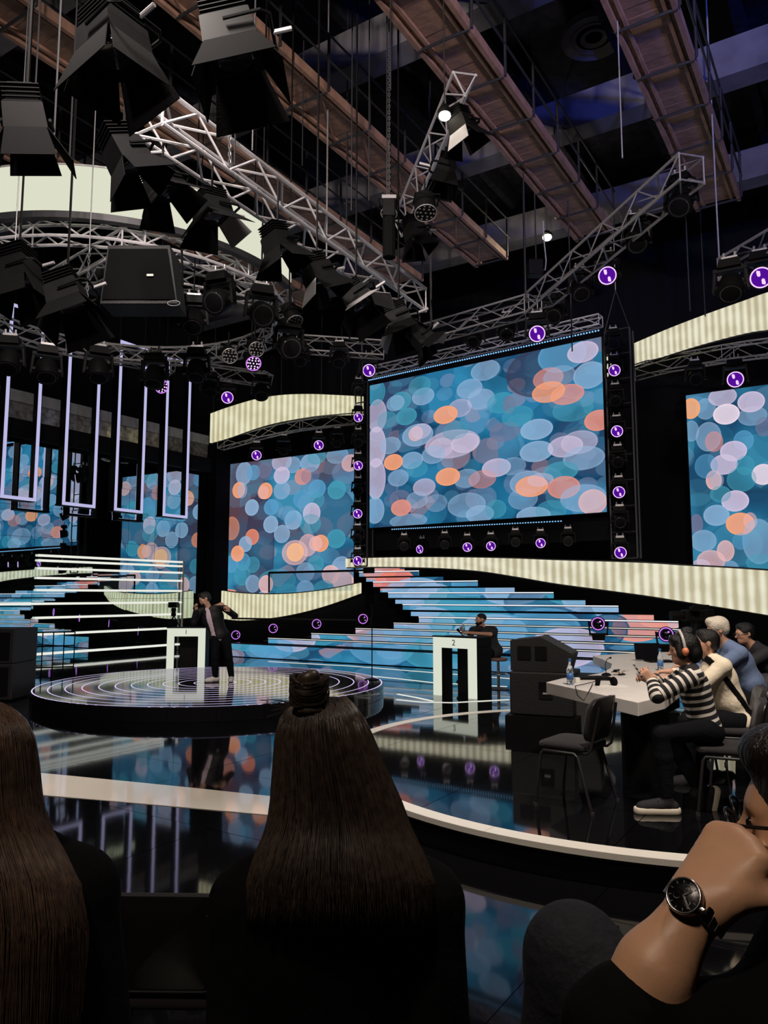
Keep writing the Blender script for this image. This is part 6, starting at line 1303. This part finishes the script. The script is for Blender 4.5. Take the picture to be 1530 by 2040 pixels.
# man with watch at the aisle
MD = .96
w = lambda x, y, dd=0: px(x, y, d=MD + dd)
mj = dict(head=w(1655, 1632, .06), neck=w(1770, 1830, .08), shL=w(1640, 2090, -.02), shR=w(2040, 2010, .16), elL=w(1225, 2050, -.02), wrL=w(1398, 1792, .0), elR=w(2000, 2200, .1), wrR=w(1700, 2250, .3), pel=w(1760, 2560, .02), hipL=w(1640, 2560, .06), hipR=w(1850, 2560, .06), knL=w(1145, 1905, .36), knR=w(1720, 2330, .52), anL=w(1080, 2330, .40), anR=w(1720, 2760, .54))
mf = Fig('man with glasses and steel wristwatch resting his chin on his fist', Vector((mj['pel'].x, mj['pel'].y, RZ)), mj, (-.25, 1, 0), (-.86, .5, -.12), hs=1.02, vox=.0065, skin='skin_tan')
def arm_extra(S):
    a, b = mj['elL'], mj['wrL']; S.limb(a.lerp(b, .05), a.lerp(b, .45), .040, .041, .02); S.limb(a.lerp(b, .45), b, .041, .028, .02)
    hd = (w(1478, 1678, .02) - b); hd_n = hd.normalized(); nrm = (Vector((.75, .45, -.45)) - hd_n * Vector((.75, .45, -.45)).dot(hd_n)).normalized(); sd_ = hd_n.cross(nrm)
    for o, ln, rr in ((.034, .083, .0155), (.012, .090, .0165), (-.012, .086, .016), (-.033, .076, .0145)):
        S.limb(b + sd_ * o * .55, b + hd_n * ln * 1.0 + sd_ * o, .023, rr, .016)
        S.ell(b + hd_n * (ln - .004) + sd_ * o - nrm * .007, (.0095, .0095, .0095), None, k=.006)
        p = b + hd_n * ln + sd_ * o; p1 = p + (nrm * .042 + hd_n * .012); p2 = p1 + (nrm * .006 - hd_n * .030); p3 = p2 + (-nrm * .016 - hd_n * .014)
        S.limb(p, p1, rr * .80, rr * .70, .005); S.limb(p1, p2, rr * .70, rr * .64, .004); S.limb(p2, p3, rr * .64, rr * .56, .004)
    p = b + hd_n * .02 + sd_ * -.03; S.limb(p, p + hd_n * .03 - sd_ * .018 + nrm * .02, .019, .0135, .012); S.limb(p + hd_n * .03 - sd_ * .018 + nrm * .02, p + hd_n * .06 - sd_ * .004 + nrm * .042, .0135, .010, .006)
_arm = mf.arm
def arm2(S, e, o=0.0, upto=1.0):
    if e == 'L' and o == 0: S.limb(mj['shL'], mj['elL'], .05, .044, .02); return
    _arm(S, e, o, upto)
mf.arm = arm2
mf.body(hands=[('R', (-.5, .8, 0), (0, 0, -1), 1, .4)], feet=[('L', (-.2, 1, 0)), ('R', (0, 1, 0))], extra=arm_extra)
a, b = mj['elL'], mj['wrL']
mf.wear('black_sleeve', 'cloth_black', lambda S: (S.limb(mj['shL'], a, .070, .056, .02), S.limb(a, a.lerp(b, .16), .056, .050, .02), mf.torso(S, .02), _arm(S, 'R', .02, .95)), cut=None)
mf.wear('trousers', 'jeans_dark', lambda S: (S.limb(mj['hipL'], mj['knL'], .10, .078, .03), S.limb(mj['knL'], mj['knL'].lerp(mj['anL'], .9), .076, .060, .03), S.limb(mj['hipR'], mj['knR'], .10, .075, .03), S.limb(mj['knR'], mj['anR'], .07, .055, .03), S.ell(mj['pel'], (.18, .14, .12), mf.M, k=.05)))
for e in 'LR': mf.wear('shoe', 'canvas_black', lambda S: mf.foot(S, e, (-.2, 1, 0), .012))
mf.hair('hair_dark', [((0, -.018, .03), (.086, .106, .092)), ((0, -.06, -.02), (.080, .056, .08)), ((0, .045, .085), (.062, .05, .036))], subs=[((0, .115, -.03), (.085, .07, .09)), ((0, .05, -.13), (.12, .13, .08))])
# wristwatch
ax = (b - a).normalized(); wc = a.lerp(b, .93); cam_d = (Vector((0, 0, CAMH)) - wc).normalized(); outd = (Vector((-.55, -.6, .55)) - ax * Vector((-.55, -.6, .55)).dot(ax)).normalized(); sd_ = ax.cross(outd)
wt = thing('wristwatch', 'steel wristwatch with dark dial on the man\'s wrist', 'watch', wc)
rw = .0365; n = 24
for k in range(n):
    an = 2 * math.pi * k / n
    if math.cos(an) > .80: continue
    c_ = wc + (outd * math.cos(an) + sd_ * math.sin(an)) * rw; nn = (outd * math.cos(an) + sd_ * math.sin(an)); tt = ax.cross(nn)
    MB().box(c_, (.019, .0085, .0035), X=ax, Y=tt, Z=nn).build('bracelet_link', 'steel_dark' if k % 2 else 'steel', wt, bevel=.0008)
fcn = wc + outd * (rw + .003)
MB().lathe([(.019, -.006), (.0215, -.004), (.0215, .003), (.0195, .0042)], c=fcn, n=32, axis=outd).build('case', 'steel_dark', wt, smooth=40)
MB().tube([fcn + outd * .0045 + (ax * math.cos(6.283 * k / 30) + sd_ * math.sin(6.283 * k / 30)) * .0195 for k in range(30)], .0016, 6, True).build('bezel', 'steel', wt, smooth=True)
for k in range(12): d_ = ax * math.cos(6.283 * k / 12) + sd_ * math.sin(6.283 * k / 12); MB().box(fcn + outd * .0046 + d_ * .0155, (.003, .0011, .0006), X=d_, Y=outd.cross(d_), Z=outd).build('hour_mark', 'steel', wt)
for k in range(3):
    c_ = fcn + outd * .0045 + (ax * math.cos(2.1 * k) + sd_ * math.sin(2.1 * k)) * .008; MB().tube([c_ + (ax * math.cos(6.283 * q / 12) + sd_ * math.sin(6.283 * q / 12)) * .004 for q in range(12)], .0004, 4, True).build('sub_dial', 'steel', wt)
MB().lathe([(.0185, .002), (.0185, .0042)], c=fcn, n=28, axis=outd).build('dial', 'black_gloss', wt)
for r_, a_ in ((.012, .5), (.016, 2.2)): d_ = ax * math.cos(a_) + sd_ * math.sin(a_); MB().box(fcn + outd * .0052 + d_ * r_ / 2, (r_, .0018, .0008), X=d_, Y=outd.cross(d_), Z=outd).build('watch_hand', 'steel', wt)
MB().cyl(fcn + sd_ * .021, fcn + sd_ * .026, .003, 10).build('crown', 'steel', wt)
# eyeglasses
A = mf.at; g = thing('eyeglasses', 'dark-framed eyeglasses on the man with the wristwatch', 'glasses', A(0, .1, 0))
for e in (-1, 1):
    MB().tube([A(e * (.034 + .026 * math.cos(a_)), .118 - .006 * math.cos(a_) ** 2, -.002 + .021 * math.sin(a_)) for a_ in np.linspace(0, 6.283, 24, endpoint=False)], .0022, 6, True).build('rim', 'eyeglass', g, smooth=True)
    MB().tube([A(e * .060, .112, .006), A(e * .078, .09, .008), A(e * .084, .0, .004), A(e * .080, -.03, -.012)], .0026, 6).build('temple_arm', 'eyeglass', g, smooth=True)
MB().tube([A(-.008, .119, .002), A(0, .122, .006), A(.008, .119, .002)], .002, 6).build('bridge', 'eyeglass', g)
